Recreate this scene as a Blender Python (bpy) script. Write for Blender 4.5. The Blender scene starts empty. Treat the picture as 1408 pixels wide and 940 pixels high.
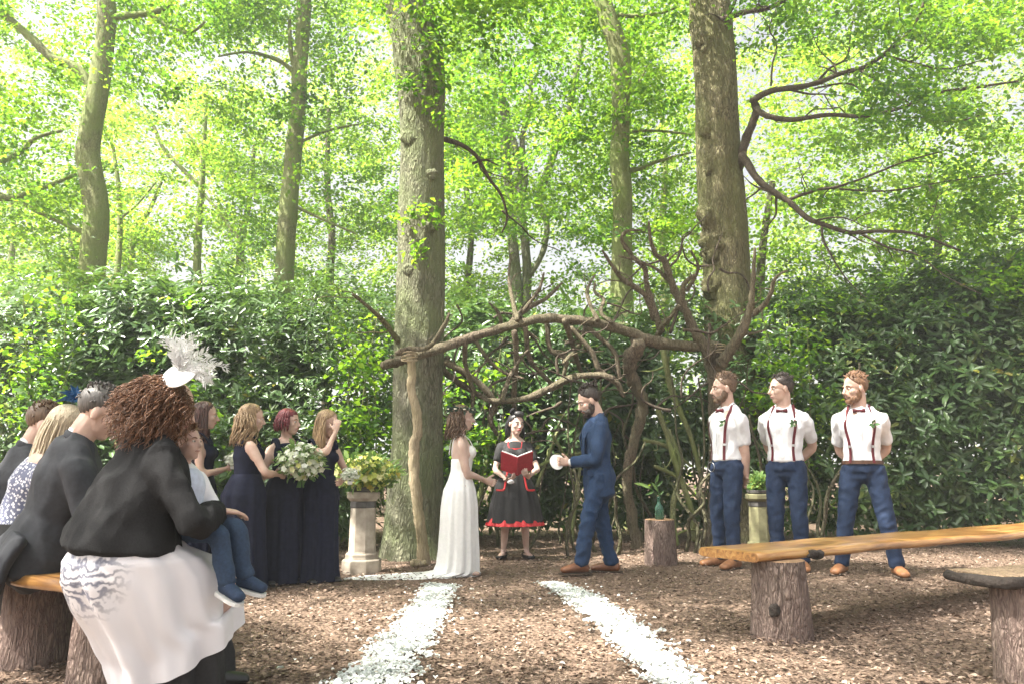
import bpy, bmesh, math, random
import numpy as np
from mathutils import Vector, Matrix, noise

# ------------------------------------------------------------------ camera, sky, sun, exposure
SC = bpy.context.scene
COL = SC.collection
FPX, TILT, CAMH = 1100.0, math.radians(8.8), 1.0
cam_d = bpy.data.cameras.new("camera")
cam = bpy.data.objects.new("camera", cam_d); COL.objects.link(cam)
cam.location = (0, 0, CAMH)
cam.rotation_euler = (math.radians(90) + TILT, 0, 0)
cam_d.sensor_width = 36.0
cam_d.lens = 36.0 * FPX / 1408.0
cam_d.clip_start = 0.05
cam_d.clip_end = 2000
SC.camera = cam

TOSUN = Vector((-0.60, -0.28, 1.0)).normalized()
world = bpy.data.worlds.new("World"); SC.world = world; world.use_nodes = True
wn = world.node_tree
sky = wn.nodes.new("ShaderNodeTexSky"); sky.sky_type = 'NISHITA'; sky.sun_disc = False
sky.sun_elevation = math.asin(TOSUN.z)
sky.sun_rotation = math.atan2(TOSUN.x, TOSUN.y) % (2 * math.pi)
sky.air_density = 1.0; sky.dust_density = 10.0; sky.ozone_density = 0.0
bg = [n for n in wn.nodes if n.type == 'BACKGROUND'][0]
bg.inputs[1].default_value = 0.075
pale = wn.nodes.new("ShaderNodeHueSaturation"); pale.inputs["Saturation"].default_value = 0.3; pale.inputs["Value"].default_value = 1.12   # sky desaturated and brightened so the gaps come out white
wn.links.new(sky.outputs[0], pale.inputs["Color"]); wn.links.new(pale.outputs[0], bg.inputs[0])

sun_d = bpy.data.lights.new("sun", 'SUN'); sun_d.energy = 5.0; sun_d.angle = math.radians(0.55)
sun_d.color = (1.0, 0.95, 0.86)
sun = bpy.data.objects.new("sun", sun_d); COL.objects.link(sun)
sun.rotation_euler = TOSUN.to_track_quat('Z', 'Y').to_euler()

SC.view_settings.view_transform = 'Standard'
SC.view_settings.look = 'None'
SC.view_settings.exposure = 2.1
SC.view_settings.gamma = 1.0
SC.view_settings.use_curve_mapping = False
SC.cycles.max_bounces = 8
SC.cycles.diffuse_bounces = 4
SC.cycles.transmission_bounces = 6
SC.cycles.sample_clamp_indirect = 8.0

# ------------------------------------------------------------------ helpers
CT, ST = math.cos(TILT), math.sin(TILT)
def ray(px, py):
    u, v = (px - 704.0) / FPX, (470.0 - py) / FPX
    return Vector((u, CT - v * ST, ST + v * CT))
def P(px, py, d):
    """world point of a picture position at distance d (metres along Y)"""
    r = ray(px, py)
    return Vector((r.x / r.y * d, d, CAMH + r.z / r.y * d))
def G(px, py, z=0.0):
    r = ray(px, py)
    t = (z - CAMH) / r.z
    return Vector((r.x * t, r.y * t, z))
def pxm(d):
    return FPX / d

def empty(name, loc=(0, 0, 0), rz=0.0):
    o = bpy.data.objects.new(name, None); COL.objects.link(o)
    o.location = loc; o.rotation_euler = (0, 0, rz); o.empty_display_size = 0.1
    return o
def tag(o, label=None, cat=None, group=None, kind=None):
    if label: o["label"] = label
    if cat: o["category"] = cat
    if group: o["group"] = group
    if kind: o["kind"] = kind
    return o
def link(name, me, mat=None, parent=None):
    o = bpy.data.objects.new(name, me); COL.objects.link(o)
    if mat:
        for m in (mat if isinstance(mat, (list, tuple)) else [mat]):
            me.materials.append(m)
    if parent: o.parent = parent
    return o

class MB:
    """collects vertices and faces of ONE mesh"""
    def __init__(s): s.v = []; s.f = []; s.m = []
    def add(s, vs, fs, mi=0):
        b = len(s.v); s.v.extend(vs); s.f.extend([tuple(i + b for i in f) for f in fs]); s.m.extend([mi] * len(fs))
    def mesh(s, name, smooth=True):
        me = bpy.data.meshes.new(name)
        me.from_pydata([tuple(v) for v in s.v], [], s.f)
        if smooth: me.polygons.foreach_set("use_smooth", [True] * len(me.polygons))
        me.polygons.foreach_set("material_index", s.m)
        me.update(); return me
    def build(s, name, mat, parent=None, smooth=True):
        return link(name, s.mesh(name, smooth), mat, parent)
    # ---- shapes
    def box(s, lo, hi, mi=0, M=None):
        x0, y0, z0 = lo; x1, y1, z1 = hi
        vs = [Vector(p) for p in ((x0,y0,z0),(x1,y0,z0),(x1,y1,z0),(x0,y1,z0),(x0,y0,z1),(x1,y0,z1),(x1,y1,z1),(x0,y1,z1))]
        if M: vs = [M @ p for p in vs]
        s.add(vs, [(0,3,2,1),(4,5,6,7),(0,1,5,4),(1,2,6,5),(2,3,7,6),(3,0,4,7)], mi)
    def lathe(s, prof, n=24, c=(0,0,0), mi=0, fn=None, phase=0.0):
        """prof: (radius, z) from bottom to top, closed at both ends; fn(a, z) scales the radius"""
        c = Vector(c); vs = []; fs = []
        for r, z in prof:
            for k in range(n):
                a = 2 * math.pi * k / n + phase
                q = r * (fn(a, z) if fn else 1)
                vs.append(c + Vector((q * math.cos(a), q * math.sin(a), z)))
        for i in range(len(prof) - 1):
            for k in range(n):
                k2 = (k + 1) % n
                fs.append((i*n+k, i*n+k2, (i+1)*n+k2, (i+1)*n+k))
        vs.append(c + Vector((0, 0, prof[0][1]))); b = len(vs) - 1
        vs.append(c + Vector((0, 0, prof[-1][1]))); t = len(vs) - 1
        m = (len(prof) - 1) * n
        for k in range(n):
            k2 = (k + 1) % n
            fs.append((b, k2, k)); fs.append((t, m + k, m + k2))
        s.add(vs, fs, mi)
    def ell(s, c, r, n=14, m=9, M=None, mi=0):
        """ellipsoid, centre c, radii r, optional 3x3 rotation M"""
        c = Vector(c); vs = []; fs = []
        for i in range(1, m):
            t = math.pi * i / m
            for k in range(n):
                a = 2 * math.pi * k / n
                p = Vector((r[0]*math.sin(t)*math.cos(a), r[1]*math.sin(t)*math.sin(a), -r[2]*math.cos(t)))
                vs.append(c + (M @ p if M else p))
        for i in range(m - 2):
            for k in range(n):
                k2 = (k + 1) % n
                fs.append((i*n+k, i*n+k2, (i+1)*n+k2, (i+1)*n+k))
        for sgn, base in ((-1, 0), (1, (m-2)*n)):
            p = Vector((0, 0, sgn * r[2])); vs.append(c + (M @ p if M else p)); q = len(vs) - 1
            for k in range(n):
                k2 = (k + 1) % n
                fs.append((q, base+k2, base+k) if sgn < 0 else (q, base+k, base+k2))
        s.add(vs, fs, mi)
    def tube(s, pts, rad, n=8, hint=None, mi=0, sub=1, flat=None, wob=0.0, seed=0.0):
        """tapered tube through pts; rad numbers or (a, b) ellipse pairs (a along hint, b across)"""
        pts = [Vector(p) for p in pts]
        rad = [(r, r) if not isinstance(r, (tuple, list)) else tuple(r) for r in rad]
        if sub > 1: pts, rad = spline(pts, rad, sub)
        N = len(pts)
        T = [(pts[min(i+1, N-1)] - pts[max(i-1, 0)]).normalized() for i in range(N)]
        h = Vector(hint) if hint is not None else (Vector((1, 0, 0)) if abs(T[0].x) < 0.8 else Vector((0, 1, 0)))
        vs = []; fs = []; x = h
        for i in range(N):
            x = (h if hint is not None else x); x = x - T[i] * x.dot(T[i])
            if x.length < 1e-5: x = T[i].orthogonal()
            x.normalize(); y = T[i].cross(x)
            for k in range(n):
                a = 2 * math.pi * k / n
                w = 1.0
                if wob: w = 1 + wob * (noise.noise(Vector((math.cos(a) * 1.3 + seed, math.sin(a) * 1.3, i * 0.55 + seed * 3))) + .55 * noise.noise(Vector((math.cos(a) * 3.4, math.sin(a) * 3.4 + seed, i * 1.3))))
                vs.append(pts[i] + x * (rad[i][0] * w * math.cos(a)) + y * (rad[i][1] * w * math.sin(a)))
        for i in range(N - 1):
            for k in range(n):
                k2 = (k + 1) % n
                fs.append((i*n+k, i*n+k2, (i+1)*n+k2, (i+1)*n+k))
        # rounded ends
        e0 = pts[0] - T[0] * min(rad[0]) * 0.6; e1 = pts[-1] + T[-1] * min(rad[-1]) * 0.6
        vs.append(e0); vs.append(e1); a0 = len(vs) - 2; a1 = len(vs) - 1; m = (N-1)*n
        for k in range(n):
            k2 = (k + 1) % n
            fs.append((a0, k2, k)); fs.append((a1, m+k, m+k2))
        s.add(vs, fs, mi)

def spline(pts, rad, sub):
    """Catmull-Rom"""
    N = len(pts); op = []; orr = []
    for i in range(N - 1):
        p0 = pts[max(i-1, 0)]; p1 = pts[i]; p2 = pts[i+1]; p3 = pts[min(i+2, N-1)]
        for k in range(sub):
            t = k / sub
            q = 0.5 * ((2*p1) + (p2-p0)*t + (2*p0-5*p1+4*p2-p3)*t*t + (3*p1-p0-3*p2+p3)*t*t*t)
            op.append(q)
            orr.append(tuple(a + (b - a) * t for a, b in zip(rad[i], rad[i+1])))
    op.append(pts[-1]); orr.append(rad[-1])
    return op, orr

def mesh_np(name, V, F4, tint=None, smooth=False):
    """mesh of quads from numpy arrays"""
    me = bpy.data.meshes.new(name)
    nv, nf = len(V), len(F4)
    me.vertices.add(nv); me.vertices.foreach_set("co", np.ascontiguousarray(V, dtype=np.float32).ravel())
    me.loops.add(nf * 4); me.loops.foreach_set("vertex_index", np.ascontiguousarray(F4, dtype=np.int32).ravel())
    me.polygons.add(nf); me.polygons.foreach_set("loop_start", np.arange(0, nf * 4, 4, dtype=np.int32))
    if smooth: me.polygons.foreach_set("use_smooth", np.ones(nf, dtype=bool))
    if tint is not None:
        a = me.attributes.new("tint", 'FLOAT', 'POINT'); a.data.foreach_set("value", np.asarray(tint, dtype=np.float32))
    me.update(calc_edges=True); return me

def nrm(a): return a / np.maximum(np.linalg.norm(a, axis=1, keepdims=True), 1e-9)
def leaves(Pb, D, Nn, L, W, rng, fold=0.18, droop=0.12, tint=None, shape=(0.35, 0.72, 1.0, 0.78), simple=False):
    """folded six-cornered leaves: arrays of base points, directions, normals, lengths, widths"""
    n = len(Pb); D = nrm(D); S = nrm(np.cross(D, Nn)); U = nrm(np.cross(S, D))
    L = np.asarray(L).reshape(-1, 1); W = np.asarray(W).reshape(-1, 1) * 0.5
    a, b, wa, wb = shape
    if simple:                                            # small or far: one bent four-cornered face
        V = np.empty((n, 4, 3)); m_ = (a + b) * .5
        V[:, 0] = Pb; V[:, 1] = Pb + D*L*m_ + S*W + U*W*fold*2; V[:, 2] = Pb + D*L - U*L*droop; V[:, 3] = Pb + D*L*m_*.9 - S*W + U*W*fold*2
        return V.reshape(-1, 3), np.arange(n * 4).reshape(-1, 4), np.repeat(rng.random(n) if tint is None else tint, 4)
    V = np.empty((n, 6, 3))
    V[:, 0] = Pb
    V[:, 1] = Pb + D*L*a + S*W*wa + U*W*fold*2
    V[:, 2] = Pb + D*L*b + S*W*wb + U*(W*fold*2 - L*droop*0.45)
    V[:, 3] = Pb + D*L - U*L*droop
    V[:, 4] = Pb + D*L*b - S*W*wb + U*(W*fold*2 - L*droop*0.45)
    V[:, 5] = Pb + D*L*a - S*W*wa + U*W*fold*2
    base = (np.arange(n) * 6).reshape(-1, 1)
    F = np.concatenate([base + np.array([0, 1, 2, 3]), base + np.array([0, 3, 4, 5])], axis=1).reshape(-1, 4)
    t = np.repeat(rng.random(n) if tint is None else tint, 6)
    return V.reshape(-1, 3), F, t
def cat(parts):
    Vs, Fs, Ts, b = [], [], [], 0
    for V, F, T in parts:
        Vs.append(V); Fs.append(F + b); Ts.append(T); b += len(V)
    return np.concatenate(Vs), np.concatenate(Fs), np.concatenate(Ts)

# ------------------------------------------------------------------ materials
def new_mat(name):
    m = bpy.data.materials.new(name); m.use_nodes = True
    nt = m.node_tree; b = nt.nodes["Principled BSDF"]
    return m, nt, b
def N(nt, t, **kw):
    n = nt.nodes.new(t)
    for k, v in kw.items():
        if k in n.inputs.keys(): n.inputs[k].default_value = v
        else: setattr(n, k, v)
    return n
def ramp(nt, fac, stops):
    r = nt.nodes.new("ShaderNodeValToRGB"); nt.links.new(fac, r.inputs[0])
    e = r.color_ramp.elements
    while len(e) > 2: e.remove(e[-1])
    for i, (p, c) in enumerate(stops):
        q = e[i] if i < 2 else e.new(p)
        q.position = p; q.color = (*c, 1)
    return r.outputs[0]
def bump(nt, b, h, strength=0.4, dist=0.01):
    n = N(nt, "ShaderNodeBump"); n.inputs["Strength"].default_value = strength; n.inputs["Distance"].default_value = dist
    nt.links.new(h, n.inputs["Height"]); nt.links.new(n.outputs[0], b.inputs["Normal"]); return n

def leaf_mat(name, stops, trans, tfac=0.5, rough=0.45, spec=0.35):
    m, nt, b = new_mat(name)
    at = N(nt, "ShaderNodeAttribute", attribute_name="tint")
    col = ramp(nt, at.outputs["Fac"], stops)
    nt.links.new(col, b.inputs["Base Color"]); b.inputs["Roughness"].default_value = rough
    b.inputs["Specular IOR Level"].default_value = spec
    tr = N(nt, "ShaderNodeBsdfTranslucent")
    tcol = ramp(nt, at.outputs["Fac"], [(0.0, trans[0]), (1.0, trans[1])])
    nt.links.new(tcol, tr.inputs[0])
    mix = N(nt, "ShaderNodeMixShader"); mix.inputs[0].default_value = tfac
    nt.links.new(b.outputs[0], mix.inputs[1]); nt.links.new(tr.outputs[0], mix.inputs[2])
    nt.links.new(mix.outputs[0], nt.nodes["Material Output"].inputs[0])
    return m
def bark_mat(name, c0, c1, moss=None, mossf=0.4, scale=1.0, strength=1.0, zs=0.26):
    m, nt, b = new_mat(name)
    tc = N(nt, "ShaderNodeTexCoord"); mp = N(nt, "ShaderNodeMapping"); mp.inputs["Scale"].default_value = (scale, scale, scale * zs)
    nt.links.new(tc.outputs["Object"], mp.inputs[0])
    vo = N(nt, "ShaderNodeTexVoronoi", feature='DISTANCE_TO_EDGE'); vo.inputs["Scale"].default_value = 34
    n1 = N(nt, "ShaderNodeTexNoise"); n1.inputs["Scale"].default_value = 18; n1.inputs["Detail"].default_value = 6
    nt.links.new(mp.outputs[0], n1.inputs[0])
    mixv = N(nt, "ShaderNodeMixRGB", blend_type='ADD'); mixv.inputs[0].default_value = 0.09
    nt.links.new(mp.outputs[0], mixv.inputs[1]); nt.links.new(n1.outputs["Color"], mixv.inputs[2])
    nt.links.new(mixv.outputs[0], vo.inputs["Vector"])
    mul = N(nt, "ShaderNodeMath", operation='MULTIPLY_ADD'); mul.inputs[1].default_value = 1.6
    nt.links.new(vo.outputs[0], mul.inputs[0]); nt.links.new(n1.outputs[0], mul.inputs[2])
    n2 = N(nt, "ShaderNodeTexNoise"); n2.inputs["Scale"].default_value = 2.2; n2.inputs["Detail"].default_value = 4
    nt.links.new(tc.outputs["Object"], n2.inputs[0])
    c = ramp(nt, mul.outputs[0], [(0.42, c0), (0.85, c1)])
    if moss:
        mm = N(nt, "ShaderNodeMixRGB"); 
        f = ramp(nt, n2.outputs[0], [(0.33, (0, 0, 0)), (0.62, (mossf,) * 3)])
        nt.links.new(f, mm.inputs[0]); nt.links.new(c, mm.inputs[1]); mm.inputs[2].default_value = (*moss, 1)
        c = mm.outputs[0]
    nt.links.new(c, b.inputs["Base Color"]); b.inputs["Roughness"].default_value = 0.9
    b.inputs["Specular IOR Level"].default_value = 0.2
    bump(nt, b, mul.outputs[0], strength, 0.03)
    return m
def plain(name, c, rough=0.6, var=0.12, scale=30.0, bmp=0.15, spec=0.4, sheen=0.0, bd=0.004, metal=0.0, c2=None):
    """a base colour with a soft uneven tone and fine relief"""
    m, nt, b = new_mat(name)
    tc = N(nt, "ShaderNodeTexCoord")
    n1 = N(nt, "ShaderNodeTexNoise"); n1.inputs["Scale"].default_value = scale; n1.inputs["Detail"].default_value = 5
    nt.links.new(tc.outputs["Object"], n1.inputs[0])
    lo = tuple(x * (1 - var) for x in c); hi = c2 if c2 else tuple(min(1, x * (1 + var)) for x in c)
    nt.links.new(ramp(nt, n1.outputs[0], [(0.3, lo), (0.7, hi)]), b.inputs["Base Color"])
    b.inputs["Roughness"].default_value = rough; b.inputs["Specular IOR Level"].default_value = spec
    b.inputs["Metallic"].default_value = metal
    if sheen: b.inputs["Sheen Weight"].default_value = sheen
    if bmp: bump(nt, b, n1.outputs[0], bmp, bd)
    return m
def tint_mat(name, stops, rough=0.8, spec=0.2, tr=0.0, trc=(1, 1, 1)):
    m, nt, b = new_mat(name)
    at = N(nt, "ShaderNodeAttribute", attribute_name="tint")
    c = ramp(nt, at.outputs["Fac"], stops)
    nt.links.new(c, b.inputs["Base Color"]); b.inputs["Roughness"].default_value = rough; b.inputs["Specular IOR Level"].default_value = spec
    if tr:
        t = N(nt, "ShaderNodeBsdfTranslucent"); t.inputs[0].default_value = (*trc, 1)
        mix = N(nt, "ShaderNodeMixShader"); mix.inputs[0].default_value = tr
        nt.links.new(b.outputs[0], mix.inputs[1]); nt.links.new(t.outputs[0], mix.inputs[2])
        nt.links.new(mix.outputs[0], nt.nodes["Material Output"].inputs[0])
    return m

M = {}
M['oak_leaf'] = leaf_mat('oak_leaf', [(0.0, (.04, .10, .028)), (0.6, (.065, .14, .032)), (1.0, (.10, .17, .04))],
                         ((.13, .35, .025), (.36, .54, .03)), 0.54, 0.5, 0.3)
M['far_leaf'] = leaf_mat('far_leaf', [(0.0, (.07, .13, .03)), (1.0, (.12, .18, .045))],
                         ((.17, .40, .035), (.44, .58, .05)), 0.58, 0.6, 0.2)
M['rhodo_leaf'] = leaf_mat('rhododendron_leaf', [(0.0, (.05, .105, .04)), (0.7, (.085, .15, .05)), (0.95, (.13, .20, .06)), (1.0, (.30, .28, .05))],
                           ((.09, .20, .03), (.20, .33, .05)), 0.26, 0.28, 0.6)
M['bark_grey'] = bark_mat('oak_bark_grey', (.075, .072, .05), (.235, .225, .165), (.17, .20, .095), 0.8)
M['bark_olive'] = bark_mat('oak_bark_olive', (.072, .062, .038), (.25, .22, .13), (.165, .17, .07), 0.7)
M['bark_dark'] = bark_mat('bark_dark', (.06, .05, .038), (.15, .125, .09), (.11, .13, .05), 0.5)
M['bark_green'] = bark_mat('bark_green', (.10, .10, .055), (.25, .25, .13), (.19, .24, .075), 0.8, 1.4, 0.5)
M['branch'] = bark_mat('branch_bark', (.05, .04, .032), (.12, .095, .07), None, 0, 2.5, 0.4)
M['driftwood'] = bark_mat('driftwood', (.075, .058, .042), (.31, .25, .18), (.17, .165, .09), 0.5, 2.4, 0.9, 0.12)
M['deadwood'] = bark_mat('dead_pale_wood', (.22, .17, .11), (.46, .37, .26), (.30, .27, .14), 0.4, 2.0, 0.4, 0.1)
M['log_bark'] = bark_mat('log_bark', (.085, .06, .05), (.30, .23, .19), (.22, .15, .13), 0.5, 1.6, 0.9, 0.22)
# ------------------------------------------------------------------ ground
rng = np.random.default_rng(7)
def ground_h(x, y):
    return 0.018 * noise.noise(Vector((x * 0.9, y * 0.9, 0.3))) + 0.012 * noise.noise(Vector((x * 2.7, y * 2.7, 4.3)))
def make_ground():
    xs = np.concatenate([np.linspace(-300, -12, 14)[:-1], np.linspace(-12, 12, 110), np.linspace(12, 300, 14)[1:]])
    ys = np.concatenate([np.linspace(-60, -2, 6)[:-1], np.linspace(-2, 18, 100), np.linspace(18, 500, 18)[1:]])
    V = [(x, y, ground_h(x, y)) for y in ys for x in xs]
    nx = len(xs)
    F = [(j*nx+i, j*nx+i+1, (j+1)*nx+i+1, (j+1)*nx+i) for j in range(len(ys)-1) for i in range(nx-1)]
    me = mesh_np('ground', np.array(V), np.array(F), smooth=True)
    m, nt, b = new_mat('forest_floor')
    tc = N(nt, "ShaderNodeTexCoord")
    n1 = N(nt, "ShaderNodeTexNoise"); n1.inputs["Scale"].default_value = 34; n1.inputs["Detail"].default_value = 8
    n2 = N(nt, "ShaderNodeTexVoronoi"); n2.inputs["Scale"].default_value = 38
    nt.links.new(tc.outputs["Object"], n1.inputs[0]); nt.links.new(tc.outputs["Object"], n2.inputs["Vector"])
    mx = N(nt, "ShaderNodeMath", operation='ADD'); nt.links.new(n1.outputs[0], mx.inputs[0]); nt.links.new(n2.outputs[0], mx.inputs[1])
    nt.links.new(ramp(nt, mx.outputs[0], [(0.45, (.055, .038, .028)), (1.0, (.18, .128, .095))]), b.inputs["Base Color"])
    b.inputs["Roughness"].default_value = 0.95; b.inputs["Specular IOR Level"].default_value = 0.1
    bump(nt, b, mx.outputs[0], 0.8, 0.03)
    g = link('ground', me, m); tag(g, kind='structure'); return g
make_ground()

def make_chips():
    n = 150000
    # denser towards the camera, in the clearing only
    y = 2.4 + 10.0 * rng.random(n) ** 1.55
    x = (rng.random(n) * 2 - 1) * (y * 0.72 + 0.9)
    Pb = np.stack([x, y, np.zeros(n)], 1)
    hz = np.array([ground_h(a, b) for a, b in zip(x, y)])
    Pb[:, 2] = hz + 0.002 + 0.026 * rng.random(n) ** 2
    az = rng.random(n) * 2 * np.pi
    D = np.stack([np.cos(az), np.sin(az), rng.normal(0, .22, n)], 1)
    Nn = np.stack([rng.normal(0, .33, n), rng.normal(0, .33, n), np.ones(n)], 1)
    L = 0.016 + 0.032 * rng.random(n) ** 1.8; W = L * (0.26 + 0.38 * rng.random(n))
    t = np.clip(rng.normal(.45, .24, n), 0, 1)
    V, F, T = leaves(Pb, D, Nn, L, W, rng, fold=0.12, droop=0.06, tint=t, shape=(0.25, 0.75, 0.9, 0.85), simple=True)
    me = mesh_np('wood_chips', V, F, T)
    m = tint_mat('wood_chip', [(0.0, (.05, .034, .026)), (0.35, (.14, .093, .066)), (0.7, (.27, .19, .14)), (1.0, (.48, .38, .31))], 0.75, 0.25)
    o = link('wood_chips', me, m)
    tag(o, 'brown wood chip mulch covering the woodland clearing', 'mulch', kind='stuff')
make_chips()

def make_petals(name, rows, label, seed):
    r = np.random.default_rng(seed); pts = []
    n = 4400
    ys = [a[0] for a in rows]
    # even over the ground between the edges of the strip
    A = [G(a[1], a[0]) for a in rows]; B = [G(a[2], a[0]) for a in rows]
    seg = np.array([((A[i+1]+B[i+1]) * .5 - (A[i]+B[i]) * .5).length for i in range(len(rows)-1)]); cum = np.concatenate([[0], np.cumsum(seg)]) / seg.sum()
    Pb = []
    while len(Pb) < n:
        s = r.random(); i = min(np.searchsorted(cum, s, side='right') - 1, len(rows) - 2)
        f = (s - cum[i]) / (cum[i+1] - cum[i])
        a = A[i].lerp(A[i+1], f); b = B[i].lerp(B[i+1], f)
        w = r.normal(.5, .25) if r.random() < 0.88 else r.normal(.5, .62)
        p = a.lerp(b, w)
        edge = abs(w - .5) + 0.34 * noise.noise(Vector((p.x * 7, p.y * 7, seed))) + .16 * noise.noise(Vector((p.x * 19, p.y * 19, seed)))
        if edge > .52 and r.random() < 0.85: continue
        p.x += r.normal(0, .012); p.y += r.normal(0, .012)
        Pb.append((p.x, p.y, ground_h(p.x, p.y) + 0.027 + 0.012 * r.random()))
    Pb = np.array(Pb); az = r.random(n) * 2 * np.pi
    D = np.stack([np.cos(az), np.sin(az), r.normal(.05, .22, n)], 1)
    Nn = np.stack([r.normal(0, .3, n), r.normal(0, .3, n), np.ones(n)], 1)
    L = 0.020 + 0.014 * r.random(n)
    V, F, T = leaves(Pb, D, Nn, L * (.7 + .6 * r.random(n)), L * (.6 + .4 * r.random(n)), r, fold=0.32, droop=0.05, shape=(.3, .75, .8, 1.0))
    o = link(name, mesh_np(name, V, F, T), M['petal']); tag(o, label, 'petals', kind='stuff')
M['petal'] = tint_mat('white_petal', [(0.0, (.50, .53, .51)), (0.5, (.66, .68, .67)), (0.9, (.74, .75, .74)), (1.0, (.60, .52, .40))], 0.6, 0.3, 0.25, (.8, .84, .8))
make_petals('petals', [(808, 582, 626), (830, 570, 622), (855, 545, 612), (885, 515, 600), (915, 488, 585), (960, 440, 560)],
            'strip of white petals along the aisle running up to the white gown', 3)
make_petals('petals', [(804, 742, 772), (820, 765, 815), (845, 792, 858), (875, 822, 898), (905, 850, 932), (960, 905, 985)],
            'strip of white petals along the aisle nearer the live-edge bench', 4)

# ------------------------------------------------------------------ trees
def trunk_mesh(mb, pts, rad, seed, n=36, ridge=0.05, lump=0.12, flare=0.0, sub=10):
    pts = [Vector(p) for p in pts]; rad = [(r, r) for r in rad]
    pts, rad = spline(pts, rad, sub); Np = len(pts)
    T = [(pts[min(i+1, Np-1)] - pts[max(i-1, 0)]).normalized() for i in range(Np)]
    vs = []; fs = []; L = 0.0
    for i in range(Np):
        if i: L += (pts[i] - pts[i-1]).length
        x = Vector((1, 0, 0)); x = (x - T[i] * x.dot(T[i])).normalized(); y = T[i].cross(x)
        for k in range(n):
            a = 2 * math.pi * k / n; c, s = math.cos(a), math.sin(a)
            r = rad[i][0]
            w = 1 + lump * noise.noise(Vector((c * 1.1 + seed, s * 1.1, L * 0.9 + seed)))
            w += 0.5 * lump * max(0, noise.noise(Vector((c * 2.2 + seed * 2, s * 2.2, L * 2.6))) - 0.15) * 2
            w += ridge * noise.noise(Vector((c * 7 + seed, s * 7, L * 1.4)))
            if flare: w += flare * math.exp(-L / 0.22) * (0.6 + 0.55 * math.cos(a * 5 + seed))
            vs.append(pts[i] + x * (r * w * c) + y * (r * w * s))
    for i in range(Np - 1):
        for k in range(n):
            k2 = (k + 1) % n
            fs.append((i*n+k, i*n+k2, (i+1)*n+k2, (i+1)*n+k))
    mb.add(vs, fs)

def pix(poly, d, d2=None):
    """picture polyline at distance d, drifting to d2 along it"""
    n = max(len(poly) - 1, 1)
    return [P(x, y, d + ((d2 if d2 is not None else d) - d) * i / n) for i, (x, y) in enumerate(poly)]

def crown_arrays(cl, rng, size, flat=0.45, tilt=0.45, droop=0.15, wr=0.62, dens=2.4, tight=.72):
    """cl: (centre, (sx, sy, sz), count) leaf sprays"""
    parts = []
    for c, s, n in cl:
        n = int(n * dens); s = (s[0] * tight, s[1] * tight, s[2]); c = np.array(c)
        # a spray is a tilted thin disc of leaves
        ax = nrm(rng.normal(0, 1, (1, 3)) * np.array([[tilt, tilt, 0]]) + np.array([[0, 0, 1.0]]))[0]
        u = np.cross(ax, [0.3, 0.9, 0.1]); u /= np.linalg.norm(u); v = np.cross(ax, u)
        q = rng.normal(0, 1, (n, 3))
        Pb = c + (q[:, :1] * u) * s[0] + (q[:, 1:2] * v) * s[1] + (q[:, 2:] * ax) * s[2]
        az = rng.random(n) * 2 * np.pi
        D = u * np.cos(az)[:, None] + v * np.sin(az)[:, None] + rng.normal(0, .25, (n, 3)) + np.array([0, 0, -droop])
        Nn = ax + rng.normal(0, .42, (n, 3))
        L = size * (0.65 + 0.6 * rng.random(n))
        t = np.clip(rng.random(n) * .75 + rng.random() * .3, 0, 1)
        parts.append(leaves(Pb, D, Nn, L, L * wr, rng, tint=t, shape=(.4, .7, .85, .95), simple=True))
    return cat(parts)

def spray_cloud(rng, centre, R, n, per, ss=0.5, shell=0.35, thin=0.12):
    """n sprays spread through an ellipsoid, most of them in its outer part"""
    cl = []
    while len(cl) < n:
        q = rng.normal(0, 1, 3); q /= np.linalg.norm(q)
        r = (shell + (1 - shell) * rng.random()) ** 0.6
        c = np.array(centre) + q * r * np.array(R)
        if c[2] < 1.6: continue
        k = ss * (0.6 + 0.8 * rng.random())
        cl.append((c, (k, k, thin + 0.1 * k), per * (0.6 + 0.8 * rng.random())))
    return cl

def tree(name, label, base, group=None):
    t = empty(name, base); tag(t, label, 'tree', group); return t
def child(o, root):
    """keep world-space mesh data: the root stands at its base"""
    o.parent = root; o.matrix_parent_inverse = Matrix.Translation(-root.location); return o

GRP = 'woodland trees'
# --- the two big oaks at the arch
d1 = G(570, 766).y
t1 = tree('oak_tree', 'thick grey-green oak trunk behind the pale post of the branch arch', G(570, 766), 'oaks flanking the arch')
mb = MB()
trunk_mesh(mb, [P(568, 768, d1) + Vector((0, 0, -.12))] + pix([(568, 735), (570, 690), (573, 600), (575, 480), (578, 380), (580, 250), (580, 150), (573, 60), (560, 0), (530, -120), (500, -300), (480, -480)], d1),
           [.36, .325, .31, .285, .28, .272, .265, .272, .29, .30, .26, .2, .12], 3.1, n=64, flare=0.28, lump=0.10)
child(mb.build('trunk', M['bark_grey']), t1)
d2 = G(1010, 741).y
t2 = tree('oak_tree', 'thick olive-barked oak trunk with knobbly burrs behind the nearest groomsman', G(1010, 741), 'oaks flanking the arch')
mb = MB()
trunk_mesh(mb, [P(1016, 745, d2) + Vector((0, 0, -.15))] + pix([(1014, 700), (1012, 600), (1006, 480), (998, 360), (990, 240), (983, 120), (976, 0), (968, -150), (955, -320), (950, -500)], d2),
           [.44, .375, .365, .36, .33, .32, .31, .30, .27, .2, .12], 8.4, n=64, flare=0.25, lump=0.12)
child(mb.build('trunk', M['bark_olive']), t2)
r_ = random.Random(5)
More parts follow.
